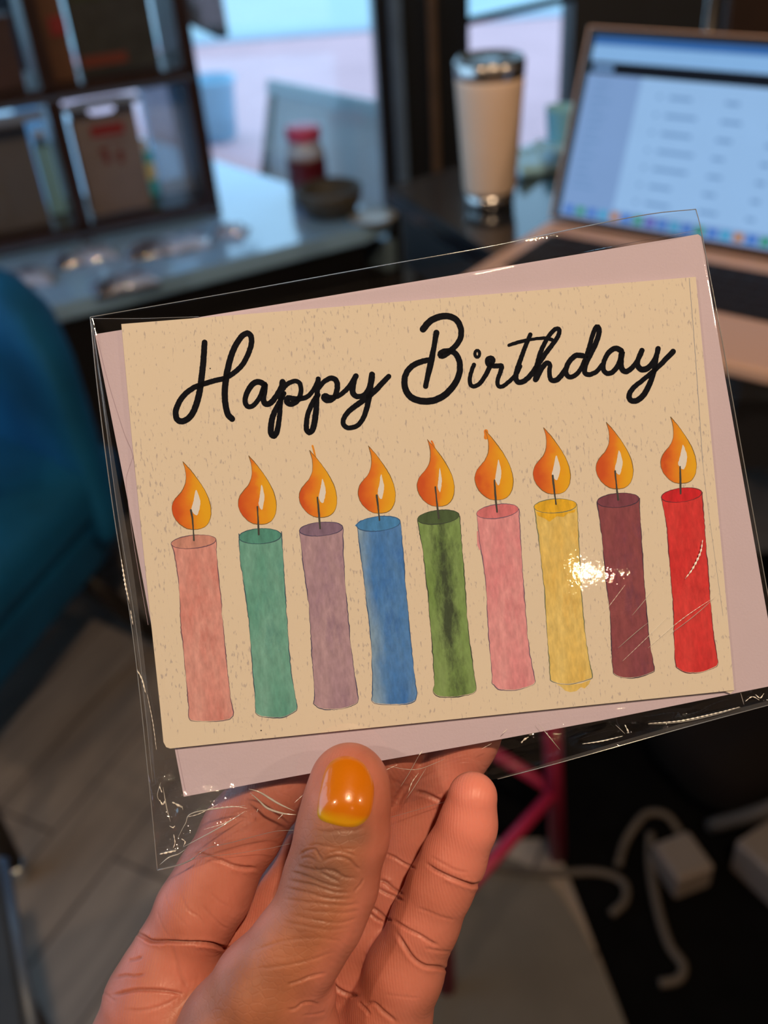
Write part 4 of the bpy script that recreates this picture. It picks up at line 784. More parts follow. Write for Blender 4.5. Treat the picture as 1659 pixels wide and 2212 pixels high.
def crumple(px, py, seed):
    b = 0.0; V3 = Vector
    # corner at the lower left, between envelope and hem
    r = math.hypot((px - 400) / 190, (py - 1770) / 130); wA = max(0, 1 - r ** 2)
    below = (py - (1721 - (px - 397) * 0.1888)); wB = max(0, min(1, (below + 12) / 35)) * (1 if px > 380 else 0)
    wL = max(0, min(1, (1750 - py) / 200)) * max(0, min(1, (py - 880) / 400)) * max(0, 1 - abs((px - (215 + (py - 850) * 0.13)) - 45) / 60)
    q = V3((px / 34, py / 26, seed)); c = noise.cell_vector(q) if False else None
    d, pts = noise.voronoi(V3((px / 38, py / 30, seed))); facet = d[0]
    b += wA * (0.0016 * facet + 0.0004 * noise.noise(V3((px / 14, py / 14, seed))))
    u = (px - 340) * 0.966 - (py - 1880) * 0.259; v_ = (px - 340) * 0.259 + (py - 1880) * 0.966
    d2, _ = noise.voronoi(V3((u / 130, v_ / 34, seed + 5)))
    b += wB * (0.0010 * d2[0] + 0.00022 * noise.noise(V3((u / 60, v_ / 16, seed + 2))))
    b += wL * 0.0005 * noise.noise(V3((px / 9 - py / 70, py / 160, seed)))
    wC = max(0, min(1, (py - 1640) / 40)) * max(0, min(1, (415 - px) / 30))
    d3, _ = noise.voronoi(V3((px / 20, py / 17, seed + 3))); b += wC * 0.0009 * d3[0]
    # gentle waves over the card, stronger at the right
    b += (0.00010 + 0.00016 * max(0, min(1, (px - 1250) / 250))) * noise.noise(V3((px / 150 + py / 260, py / 170 - px / 300, seed + 9)))
    return b
def sheet(name, top, base, belly, seed, m, nx=300, ny=270, sgn=1):
    bm = bmesh.new(); G = []
    for j in range(ny + 1):
        v = j / ny; row = []
        for i in range(nx + 1):
            u = i / nx; L = _LT[int(v * 200)] * (1 - (v * 200) % 1) + _LT[min(200, int(v * 200) + 1)] * ((v * 200) % 1); Rr = _RT[int(v * 200)] * (1 - (v * 200) % 1) + _RT[min(200, int(v * 200) + 1)] * ((v * 200) % 1)
            p = L * (1 - u) + Rr * u
            tp = top(u); p = p + (np.array([tp[0], tp[1]])) * (1 - v) ** 6
            e = min(1, min(u, 1 - u) * 22) ** 0.5 * min(1, (1 - v) * 14 + 0.15) ** 0.6 * (min(1, v * 14 + .3) ** 0.6)
            prs = math.exp(-((p[0] - 748) / 110) ** 4 - ((p[1] - 1730) / 130) ** 4)     # pinched flat under the thumb
            off = base + (belly * e + sgn * crumple(p[0], p[1], seed) * min(1, e * 1.2)) * (1 - prs * (1.0 if sgn > 0 else 0.0))
            row.append(bm.verts.new(loc(p[0], p[1], off)))
        G.append(row)
    for j in range(ny):
        for i in range(nx): bm.faces.new((G[j][i], G[j][i + 1], G[j + 1][i + 1], G[j + 1][i]))
    return obj(name, bm, m, slv, smooth=True)
def ftop(u):
    x = 195 + u * 1308; yb = 685 - u * 233
    ys = np.interp(x, [195, 430, 900, 1503], [687, 684, 604, 497]); return (u * 12, ys - yb)
sheet('front_sheet', ftop, 0.0006, 0.0011, 1.7, m_film)
sheet('back_sheet', lambda u: (0, 0), -0.0006, -0.0006, 8.3, m_film, nx=150, ny=120, sgn=-1)
m_seam = mat('film_edge', (0.55, 0.58, 0.62, 1), 0.12, spec=1.0, trans=0.55, coat=1.0)
def seam(name, pts, r, m=None, off=0.0003):
    bm = bmesh.new(); P = [loc(p[0], p[1], off) for p in catmull(pts, step=12)]
    tube(bm, P, r, 6); return obj(name, bm, m or m_seam, slv, smooth=True)
seam('edge_seam', [(195, 685), (500, 632), (800, 578), (1060, 532), (1250, 492), (1400, 463), (1503, 452)], 0.00011)
seam('edge_seam', [(197, 688), (300, 688), (430, 684)], 0.00006)
seam('edge_seam', LE, 0.00013)
seam('edge_seam', [(200, 700), (222, 860), (252, 1090), (297, 1380), (330, 1690)], 0.00006, off=0.0012)
seam('edge_seam', RE_, 0.00012)
seam('edge_seam', [(340, 1880), (395, 1866), (420, 1853)], 0.00018)
seam('edge_seam', [(420, 1853), (447, 1833), (500, 1820), (552, 1806), (600, 1795), (645, 1793)], 0.00006, off=0.0012)
seam('edge_seam', [(430, 1851), (500, 1845), (560, 1836), (620, 1824), (845, 1765), (965, 1731)], 0.00004, off=-0.0009)
seam('edge_seam', [(1075, 1683), (1200, 1650), (1350, 1608), (1500, 1566), (1702, 1512)], 0.00010)
# doubled hem along the bottom
bm = bmesh.new()
def hemband(pts_lo, pts_hi, off, m, nm):
    bm = bmesh.new(); A = [loc(*p, off) for p in catmull(pts_lo, n=30)]; B = [loc(*p, off + 0.0006) for p in catmull(pts_hi, n=30)]
    a = [bm.verts.new(q) for q in A]; b = [bm.verts.new(q) for q in B]
    for i in range(len(a) - 1): bm.faces.new((a[i], a[i + 1], b[i + 1], b[i]))
    return obj(nm, bm, m, slv, smooth=True)
def hem_mat():
    m, nt, b = newmat('doubled_film'); N = nt.nodes; out = N['Material Output']
    b.inputs['Base Color'].default_value = (0.34, 0.36, 0.42, 1); b.inputs['Roughness'].default_value = 0.12; b.inputs['Coat Weight'].default_value = 1
    t = N.new('ShaderNodeBsdfTransparent'); mx = N.new('ShaderNodeMixShader'); mx.inputs[0].default_value = 0.20
    nt.links.new(t.outputs[0], mx.inputs[1]); nt.links.new(b.outputs[0], mx.inputs[2]); nt.links.new(mx.outputs[0], out.inputs[0]); return m
m_hem = hem_mat()
hemband([(1072, 1683), (1250, 1635), (1480, 1571), (1702, 1512)], [(1072, 1681), (1250, 1628), (1480, 1561), (1702, 1502)], 0.0003, m_hem, 'hem')
hemband([(196, 690), (240, 1010), (272, 1250), (310, 1520), (336, 1700)], [(197, 690), (250, 1010), (290, 1250), (322, 1520), (337, 1700)], 0.0006, m_hem, 'side_hem')
# sharp creases in the film, and its glints laid on as pale tubes
m_crease = mat('film_crease', (0.80, 0.80, 0.78, 1), 0.10, spec=1.0, trans=0.35, coat=1.0)
CREASES = [[(537, 1704), (562, 1712), (600, 1735), (636, 1752)], [(540, 1712), (560, 1730), (578, 1746), (610, 1757), (640, 1760)], [(347, 1690), (340, 1720), (352, 1738)], [(352, 1700), (360, 1745), (368, 1775)], [(373, 1733), (392, 1742), (395, 1750)],
           [(344, 1845), (372, 1838), (384, 1835)], [(345, 1868), (365, 1852), (385, 1845), (400, 1835)], [(383, 1812), (400, 1780), (420, 1755), (530, 1740)], [(395, 1830), (470, 1790), (530, 1752)], [(262, 1210), (268, 1240), (274, 1275), (280, 1305)], [(296, 1445), (308, 1468), (316, 1500)],
           [(1125, 1603), (1140, 1592)], [(1258, 1607), (1300, 1600), (1345, 1590)], [(1330, 1566), (1350, 1585)], [(1400, 1565), (1470, 1560), (1540, 1545), (1600, 1528)], [(1600, 1497), (1607, 1522)], [(1160, 1560), (1210, 1620)],
           [(865, 1700), (885, 1668), (905, 1632)], [(840, 1655), (880, 1662), (910, 1660), (960, 1640)], [(878, 1725), (895, 1700), (920, 1660)], [(1365, 1330), (1390, 1300), (1410, 1275)], [(1450, 1368), (1500, 1330), (1545, 1290)], [(1335, 1400), (1375, 1365), (1400, 1345)]]
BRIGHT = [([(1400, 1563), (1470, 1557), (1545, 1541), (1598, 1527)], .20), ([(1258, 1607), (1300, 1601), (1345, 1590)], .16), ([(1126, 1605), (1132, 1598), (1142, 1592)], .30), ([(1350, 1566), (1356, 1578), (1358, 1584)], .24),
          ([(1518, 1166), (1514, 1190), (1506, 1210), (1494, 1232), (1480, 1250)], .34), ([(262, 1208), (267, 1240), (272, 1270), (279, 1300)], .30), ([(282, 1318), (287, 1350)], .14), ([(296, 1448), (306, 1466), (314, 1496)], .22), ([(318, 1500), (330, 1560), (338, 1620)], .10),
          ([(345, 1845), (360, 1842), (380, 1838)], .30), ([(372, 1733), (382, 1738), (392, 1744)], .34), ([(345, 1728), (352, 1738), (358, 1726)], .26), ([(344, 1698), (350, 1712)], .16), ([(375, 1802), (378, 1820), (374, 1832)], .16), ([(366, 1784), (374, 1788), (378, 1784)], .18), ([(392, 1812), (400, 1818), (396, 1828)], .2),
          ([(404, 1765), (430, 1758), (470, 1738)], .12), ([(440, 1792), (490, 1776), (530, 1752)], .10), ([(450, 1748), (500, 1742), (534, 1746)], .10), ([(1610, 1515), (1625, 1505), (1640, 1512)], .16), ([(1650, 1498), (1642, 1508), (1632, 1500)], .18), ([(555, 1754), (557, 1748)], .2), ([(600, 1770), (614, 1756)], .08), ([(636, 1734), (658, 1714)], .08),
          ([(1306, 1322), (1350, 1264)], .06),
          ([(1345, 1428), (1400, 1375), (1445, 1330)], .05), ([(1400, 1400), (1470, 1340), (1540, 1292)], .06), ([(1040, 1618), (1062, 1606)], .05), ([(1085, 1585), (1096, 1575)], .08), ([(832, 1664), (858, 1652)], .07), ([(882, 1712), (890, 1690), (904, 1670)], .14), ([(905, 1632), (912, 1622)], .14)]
m_glint = mat('bent_film_glint', (0.94, 0.92, 0.88, 1), 0.16, spec=1.0, trans=0.0, coat=1.0)  # opaque near-white: highlights of the film put into the tubes' colour
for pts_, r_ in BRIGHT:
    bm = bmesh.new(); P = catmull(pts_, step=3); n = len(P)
    tube(bm, [loc(q[0], q[1], 0.0020) for q in P], [0.00002 + r_ * 0.001 * (0.55 + 0.45 * math.sin(i * 1.9 + n)) * math.sin(math.pi * (i + .5) / n) ** 0.6 for i in range(n)], 7); obj('crease_tone', bm, m_glint, slv, smooth=True)
for c_ in CREASES:
    bm = bmesh.new(); P = catmull(c_, step=4); n = len(P)
    tube(bm, [loc(q[0], q[1], 0.0020) for q in P], [0.00002 + (0.00026 if c_[0][0] in (537, 540) else 0.00012 if c_[0][1] > 1690 and c_[0][0] < 700 else 0.00005) * math.sin(math.pi * (i + .5) / n) for i in range(n)], 5); obj('crease_tone', bm, m_crease, slv, smooth=True)

# ================================================================== THE HAND (left hand, palm to the lens, thumb in front)
# a signed-distance body in camera axes, millimetres; each joint is (px, py, depth mm, radius mm)
def J(px, py, d, r): return (np.array([(px - 829.5) * d / FPX, (1106 - py) * d / FPX, -d]), r)
h = 0.62
LO = np.array([-92.0, -262.0, -305.0]); HI = np.array([45.0, -42.0, -205.0])
NX, NY, NZ = [int(v) for v in np.ceil((HI - LO) / h)]
gx = LO[0] + h * np.arange(NX); gy = LO[1] + h * np.arange(NY); gz = LO[2] + h * np.arange(NZ)
BIG = 9.0
def smin(a, b, k):
    t = np.clip(k - np.abs(a - b), 0, None) / k
    return np.minimum(a, b) - t * t * k * 0.25
def newf(): return np.full((NX, NY, NZ), BIG, np.float32)
def cone(F, A, B, k):
    (p, r1), (q, r2) = A, B
    R = max(r1, r2) + 6.0; lo = np.minimum(p, q) - R; hi = np.maximum(p, q) + R
    i0 = np.clip(((lo - LO) / h).astype(int), 0, (NX, NY, NZ)); i1 = np.clip(((hi - LO) / h).astype(int) + 1, 0, (NX, NY, NZ))
    if (i1 <= i0).any(): return
    X = gx[i0[0]:i1[0], None, None]; Y = gy[None, i0[1]:i1[1], None]; Z = gz[None, None, i0[2]:i1[2]]
    d = q - p; L2 = float(d @ d)
    t = np.clip(((X - p[0]) * d[0] + (Y - p[1]) * d[1] + (Z - p[2]) * d[2]) / L2, 0, 1)
    t = t * t * (3 - 2 * t) * 0.35 + t * 0.65
    D = np.sqrt((X - p[0] - t * d[0]) ** 2 + (Y - p[1] - t * d[1]) ** 2 + (Z - p[2] - t * d[2]) ** 2) - (r1 + (r2 - r1) * t)
    s = (slice(i0[0], i1[0]), slice(i0[1], i1[1]), slice(i0[2], i1[2]))
    F[s] = smin(F[s], D.astype(np.float32), k)
def chain(js, k=2.5, F=None):
    F = newf() if F is None else F
    for a, b in zip(js, js[1:]): cone(F, a, b, k)
    return F
thumb = chain([J(757, 1681, 226.2, 8.1), J(749, 1735, 224.7, 9.3), J(735, 1815, 224.3, 10.1), J(714, 1905, 224.5, 10.6), J(688, 1980, 223, 10.0), J(640, 2050, 223, 10.4), J(575, 2140, 224, 12.2), J(520, 2240, 227, 14.5), J(470, 2380, 234, 17.5)], 3)
chain([J(742, 1688, 226.6, 7.6), J(722, 1780, 226.2, 8.2)], 2, thumb); chain([J(772, 1700, 226.6, 7.4), J(760, 1800, 225.6, 8.6)], 2, thumb)
chain([J(662, 2150, 227, 7.0), J(640, 2250, 229, 10.0), J(600, 2380, 238, 15)], 4, thumb)
index = chain([J(700, 1530, 250, 7.2), J(648, 1610, 250, 8.3), J(592, 1698, 249.5, 9.2), J(522, 1798, 249, 9.9), J(462, 1898, 248, 9.5), J(425, 1970, 247, 10.2), J(385, 2050, 247.5, 10.0), J(345, 2160, 252, 11)], 3)
chain([J(495, 1860, 247.5, 8.2), J(470, 1935, 246.5, 8.6)], 2, index)
middle = chain([J(890, 1545, 249, 7.2), J(845, 1620, 249.5, 8.0), J(795, 1690, 252, 8.6), J(690, 1830, 259, 8.8), J(615, 1950, 258, 9.2), J(560, 2040, 256, 9.2), J(500, 2160, 257, 10)], 3)
ring = chain([J(1048, 1535, 249.5, 7.0), J(1004, 1600, 249.5, 7.9), J(955, 1685, 250, 8.4), J(892, 1795, 251, 8.5), J(832, 1915, 251, 8.5), J(790, 2010, 251, 8.6), J(752, 2090, 252, 8.8), J(700, 2190, 256, 9.5)], 3)
pinky = chain([J(1021, 1721, 230.0, 5.9), J(1010, 1785, 231, 6.5), J(980, 1855, 232.5, 7.3), J(951, 1915, 234, 7.6), J(918, 1990, 236, 8.0), J(873, 2100, 239, 9.2), J(838, 2200, 243, 10.4), J(800, 2320, 249, 12)], 3)
palm = chain([J(364, 2098, 247, 10.2), J(350, 2165, 247, 12.6), J(345, 2290, 253, 17.5), J(420, 2480, 264, 20), J(500, 2750, 275, 23), J(540, 3000, 282, 24), J(560, 3300, 288, 27)], 8)
chain([J(400, 2120, 249, 9.5), J(470, 2220, 256, 14), J(560, 2260, 262, 14), J(690, 2290, 260, 14), J(790, 2320, 252, 13), J(740, 2500, 262, 19), J(600, 2750, 275, 23)], 8, palm)
chain([J(762, 2225, 248, 8.5), J(800, 2262, 247, 9.0), J(720, 2330, 251, 12)], 4, palm)
chain([J(470, 2380, 234, 17.5), J(480, 2560, 250, 20), J(520, 2800, 270, 23)], 8, palm)
BODY = newf()
for Fg, kk in ((index, 3.0), (middle, 2.5), (ring, 2.5), (pinky, 4.0), (thumb, 3.0)):
    BODY = smin(BODY, smin(Fg, palm, kk), 0.55)
def surface_nets(F):
    s = F < 0; c = np.stack([s[i:NX - 1 + i, j:NY - 1 + j, k:NZ - 1 + k] for i in (0, 1) for j in (0, 1) for k in (0, 1)])
    act = c.any(0) & ~c.all(0); idx = np.full(act.shape, -1, np.int64); ijk = np.argwhere(act); idx[act] = np.arange(len(ijk))
    acc = np.zeros((len(ijk), 3)); cnt = np.zeros(len(ijk))
    cor = [(i, j, k) for i in (0, 1) for j in (0, 1) for k in (0, 1)]
    for a in range(8):
        for b in range(a + 1, 8):
            d = np.abs(np.array(cor[a]) - np.array(cor[b]))
            if d.sum() != 1: continue
            fa = F[ijk[:, 0] + cor[a][0], ijk[:, 1] + cor[a][1], ijk[:, 2] + cor[a][2]]; fb = F[ijk[:, 0] + cor[b][0], ijk[:, 1] + cor[b][1], ijk[:, 2] + cor[b][2]]
            m = (fa < 0) != (fb < 0); t = np.where(m, fa / np.where(m, fa - fb, 1), 0)
            P = np.array(cor[a]) + t[:, None] * (np.array(cor[b]) - np.array(cor[a])); acc[m] += P[m]; cnt += m
    V = (ijk + acc / cnt[:, None]) * h + LO
    Q = []
    for ax in range(3):
        sl0 = [slice(1, -1)] * 3; sl0[ax] = slice(0, -1); sl1 = [slice(1, -1)] * 3; sl1[ax] = slice(1, None)
        a, b = s[tuple(sl0)], s[tuple(sl1)]; e = np.argwhere(a != b); o = np.array([1, 1, 1]); o[ax] = 0; e = e + o
        u_, v_ = [(1, 2), (2, 0), (0, 1)][ax]; du = np.eye(3, dtype=int)[u_]; dv = np.eye(3, dtype=int)[v_]
        q = [idx[tuple((e - x).T)] for x in (du + dv, dv, 0 * du, du)]
        q = np.stack(q, 1); inside = s[tuple(e.T)]; q[~inside] = q[~inside][:, ::-1]; q = q[(q >= 0).all(1)]; Q.append(q)
    return V, np.concatenate(Q)
HV, HQ = surface_nets(BODY)
# which chain a vertex belongs to: thumb skin is darker on its back
def samp(F, V):
    i = np.clip(((V - LO) / h).round().astype(int), 0, np.array([NX, NY, NZ]) - 1); return F[i[:, 0], i[:, 1], i[:, 2]]
dth = samp(thumb, HV); dot = np.minimum.reduce([samp(f, HV) for f in (index, middle, ring, pinky)])
me = bpy.data.meshes.new('person'); me.from_pydata(HV.tolist(), [], HQ.tolist()); me.update()
# smooth the voxel steps
bm = bmesh.new(); bm.from_mesh(me)
for _ in range(3): bmesh.ops.smooth_vert(bm, verts=bm.verts, factor=0.5, use_axis_x=True, use_axis_y=True, use_axis_z=True)
bm.to_mesh(me); bm.free(); me.update()
HV = np.empty(len(me.vertices) * 3); me.vertices.foreach_get('co', HV); HV = HV.reshape(-1, 3)
HN = np.empty(len(me.vertices) * 3); me.vertices.foreach_get('normal', HN); HN = HN.reshape(-1, 3)
PX = 829.5 + FPX * HV[:, 0] / -HV[:, 2]; PY = 1106 - FPX * HV[:, 1] / -HV[:, 2]
del thumb, index, middle, ring, pinky, palm, BODY
# skin creases: polylines on the surface, (zoom coordinates -> px), depth mm, half width px, chain (t thumb, o other)
ZA = lambda L: [(600 + x / 5.027, 1560 + y / 5.027) for x, y in L]
ZB = lambda L: [(180 + x / 3.770, 1850 + y / 3.770) for x, y in L]
ZC = lambda L: [(680 + x / 3.614, 1600 + y / 3.614) for x, y in L]
ZD = lambda L: [(380 + x / 3.950, 1950 + y / 3.950) for x, y in L]
CR = [ # thumb knuckle
 ('t', ZA([(330,1345),(420,1330),(520,1345),(640,1370),(760,1375),(840,1370)]), .16, 3),
 ('t', ZA([(230,1450),(300,1400),(400,1380),(440,1440),(490,1510)]), .25, 3), ('t', ZA([(210,1560),(330,1590),(430,1610),(520,1600),(640,1640),(740,1690),(860,1690)]), .38, 3.5),
 ('t', ZA([(490,1520),(560,1480),(680,1465),(780,1500),(850,1570),(900,1600)]), .32, 3.5), ('t', ZA([(400,1570),(440,1620),(500,1650),(570,1690),(680,1740)]), .35, 3), ('t', ZA([(560,1600),(640,1620),(700,1680),(800,1700)]), .28, 3),
 ('t', ZA([(150,1630),(240,1650),(350,1690),(470,1740),(590,1780),(720,1800)]), .32, 3.5), ('t', ZA([(120,1720),(230,1740),(380,1770),(500,1810),(640,1850),(800,1850)]), .30, 3.5),
 ('t', ZA([(90,1800),(220,1830),(360,1860),(480,1900),(640,1920),(820,1910)]), .25, 3.5), ('t', ZA([(60,1920),(200,1940),(380,1960),(560,1980),(760,1990),(900,1960)]), .15, 4), ('t', ZA([(820,1850),(900,1760),(930,1700)]), .15, 3), ('t', ZA([(300,2050),(500,2060),(720,2070),(900,2040)]), .13, 4),
 ('t', ZA([(560,1420),(640,1400),(760,1420),(850,1460)]), .20, 3), ('t', ZA([(250,1480),(330,1470),(400,1500)]), .2, 3), ('t', ZA([(420,1180),(540,1190),(700,1180),(860,1170),(950,1130)]), .10, 5),
 ('t', ZD([(950,700),(1050,670),(1150,630),(1280,600)]), .30, 3.5), ('t', ZD([(950,910),(1020,905),(1080,860),(1150,850),(1220,870)]), .30, 3.5), ('t', ZD([(1080,960),(1200,950),(1280,930)]), .15, 3), ('t', ZD([(700,560),(900,540),(1100,500),(1350,420)]), .12, 4), ('t', ZD([(640,420),(900,330),(1200,300),(1420,330)]), .10, 4), ('t', ZD([(980,100),(1200,150),(1400,170),(1550,130)]), .15, 3.5), ('t', ZD([(900,150),(1050,190),(1300,230),(1480,210)]), .10, 3.5),
 # index and palm
 ('o', ZB([(430,620),(500,660),(560,690),(700,695),(850,705),(950,705),(1050,715),(1150,745),(1300,765)]), .95, 5), ('o', ZB([(660,280),(700,400),(800,520),(880,600)]), .10, 3), ('o', ZB([(790,300),(850,430),(940,490),(990,560)]), .16, 3.5), ('o', ZB([(960,390),(1030,470),(1120,560),(1180,590)]), .20, 3.5), ('o', ZB([(1030,290),(1100,360),(1190,410)]), .14, 3.5), ('o', ZB([(590,430),(640,560),(700,660)]), .10, 3),
 ('o', ZB([(1100,20),(1180,60),(1280,90),(1420,100)]), .50, 5), ('o', ZB([(900,-30),(1000,-10),(1100,30),(1200,50)]), .3, 4), ('o', ZB([(360,850),(420,840),(480,820)]), .3, 4), ('o', ZB([(240,990),(340,970),(420,975),(500,960)]), .3, 4),
 ('o', ZB([(230,1130),(330,1110),(430,1090),(560,1090),(700,1100),(850,1130)]), .45, 5), ('o', ZB([(720,730),(760,850),(800,980),(860,1080)]), .25, 6), ('o', ZB([(330,1250),(500,1250),(650,1210),(800,1140)]), .22, 4), ('o', ZB([(150,1100),(220,1150),(260,1180)]), .2, 4),
 # ring
 ('o', ZC([(545,880),(620,910),(700,960),(790,1000)]), .35, 3.5), ('o', ZC([(500,1085),(560,1110),(620,1160),(690,1200)]), .55, 4.5), ('o', ZC([(490,1150),(560,1190),(620,1215),(690,1250)]), .45, 4), ('o', ZC([(440,1300),(500,1340),(560,1390),(600,1405)]), .55, 4.5), ('o', ZC([(420,1340),(480,1390),(540,1420)]), .35, 4),
 ('o', ZC([(780,400),(850,410),(920,440),(1000,480)]), .5, 5), ('o', ZC([(120,1880),(180,1940),(260,1980),(340,1990)]), .6, 5),
 # pinky
 ('o', ZC([(870,960),(940,1010),(1040,1060),(1140,1100),(1240,1130),(1300,1110)]), .65, 5), ('o', ZC([(900,900),(1000,960),(1100,1010),(1200,1030)]), .2, 4), ('o', ZC([(790,1300),(900,1340),(1000,1380),(1100,1400)]), .2, 4),
 ('o', ZC([(610,1400),(720,1470),(820,1520),(900,1570),(960,1600)]), .5, 4.5), ('o', ZC([(640,1500),(700,1600),(770,1700),(860,1760),(960,1770),(1060,1790)]), .55, 5), ('o', ZC([(860,1620),(960,1640),(1080,1650)]), .25, 4), ('o', ZC([(390,2060),(460,2050),(540,2120),(640,2200)]), .45, 5), ('o', ZC([(540,1980),(700,2000),(820,2010)]), .12, 4), ('o', ZC([(340,2040),(400,2100),(430,2140)]), .4, 4)]
def crease_fields():
  global DSP, DRK
  DSP = np.zeros(len(HV)); DRK = np.zeros(len(HV)); front = HN[:, 2] > -0.1
  for who, pl_, dep, hwp in CR:
      hwp = hwp * 0.72; dep = dep * (0.5 if who == 'o' and dep < 0.27 else 0.8 if who == 'o' else 0.9)
      P = np.array(catmull(pl_, n=4)); best = np.full(len(HV), 1e9)
      box_ = (PX > P[:, 0].min() - 14) & (PX < P[:, 0].max() + 14) & (PY > P[:, 1].min() - 14) & (PY < P[:, 1].max() + 14) & front & (isth if who == 't' else ~isth) & (HV[:, 2] > (-262))
      ii = np.nonzero(box_)[0]
      if not len(ii): continue
      X = PX[ii]; Y = PY[ii]; bd = np.full(len(ii), 1e9); tt = np.zeros(len(ii))
      for k in range(len(P) - 1):
          a, b = P[k], P[k + 1]; d = b - a; L2 = d @ d + 1e-9; t = np.clip(((X - a[0]) * d[0] + (Y - a[1]) * d[1]) / L2, 0, 1)
          dd = np.hypot(X - a[0] - t * d[0], Y - a[1] - t * d[1]); m = dd < bd; bd[m] = dd[m]; tt[m] = (k + t[m]) / (len(P) - 1)
      fade = np.minimum(1, np.minimum(tt, 1 - tt) * 6 + 0.15); g = np.exp(-(bd / hwp) ** 2) * fade
      rim = np.exp(-((bd - 2.2 * hwp) / hwp) ** 2) * fade * 0.22
      DSP[ii] = np.minimum(DSP[ii], -dep * g) + dep * rim * (DSP[ii] > -0.05); DRK[ii] = np.maximum(DRK[ii], g * min(1, dep * 1.8))
isth = dth < dot
crease_fields()
# split the faces round the creases so that they cut sharply
near = DRK > 0.02
bm = bmesh.new(); bm.from_mesh(me); lay = bm.verts.layers.float.new('th'); bm.verts.ensure_lookup_table()
for v, t_ in zip(bm.verts, isth.tolist()): v[lay] = 1.0 if t_ else 0.0
fs = [f for f in bm.faces if any(near[v.index] for v in f.verts)]
bmesh.ops.subdivide_edges(bm, edges=list({e for f in fs for e in f.edges}), cuts=1, use_grid_fill=True)
isth = np.array([v[lay] > 0.5 for v in bm.verts]); bm.verts.layers.float.remove(lay)
bmesh.ops.smooth_vert(bm, verts=bm.verts, factor=0.4, use_axis_x=True, use_axis_y=True, use_axis_z=True)
bm.normal_update(); bm.to_mesh(me); bm.free(); me.update()
HV = np.empty(len(me.vertices) * 3); me.vertices.foreach_get('co', HV); HV = HV.reshape(-1, 3)
HN = np.empty(len(me.vertices) * 3); me.vertices.foreach_get('normal', HN); HN = HN.reshape(-1, 3)
PX = 829.5 + FPX * HV[:, 0] / -HV[:, 2]; PY = 1106 - FPX * HV[:, 1] / -HV[:, 2]
crease_fields()
HV = HV + HN * DSP[:, None] * 1.45
HM = Matrix.Translation(EYE) @ R3.to_4x4()
NPW = np.array(R3); W = (HV * 0.001) @ NPW.T + np.array(EYE)
ORGH = Vector(W.mean(0)); me.vertices.foreach_set('co', (W - np.array(ORGH)).ravel()); me.update()
def setattr_(n, v):
    a = me.attributes.new(n, 'FLOAT', 'POINT'); a.data.foreach_set('value', np.asarray(v, np.float32))
# back-of-thumb pigment: strongest along the middle of the thumb's back, paler at its sides and tip
ax_ = np.array([(757, 1600), (748, 1740), (733, 1833), (712, 1910), (690, 1985), (640, 2050), (575, 2140), (520, 2240)], float)
cxp = np.interp(PY, ax_[:, 1], ax_[:, 0]); hwd = np.interp(PY, [1600, 1740, 1900, 2050, 2240], [60, 88, 100, 115, 170]); side = (PX - (cxp - 8)) / hwd
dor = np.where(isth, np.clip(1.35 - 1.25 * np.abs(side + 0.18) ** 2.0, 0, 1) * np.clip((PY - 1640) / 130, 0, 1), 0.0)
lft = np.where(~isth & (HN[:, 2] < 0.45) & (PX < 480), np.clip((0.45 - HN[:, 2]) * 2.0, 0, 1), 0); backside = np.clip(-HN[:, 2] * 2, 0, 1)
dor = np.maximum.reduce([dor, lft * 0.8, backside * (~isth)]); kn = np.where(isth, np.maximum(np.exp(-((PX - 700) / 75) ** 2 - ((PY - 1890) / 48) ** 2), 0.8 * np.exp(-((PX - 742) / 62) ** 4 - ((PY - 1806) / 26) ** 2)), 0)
tipa = np.where(~isth, np.exp(-((PX - 1022) / 90) ** 4 - ((PY - 1740) / 170) ** 2), 0) * (HN[:, 2] > 0)  # pinky tip painted lighter, its brighter light put into the skin colour
setattr_('pinky_lit', tipa)
setattr_('knuckle', kn)
setattr_('dorsal', dor); setattr_('crease_tone', DRK)
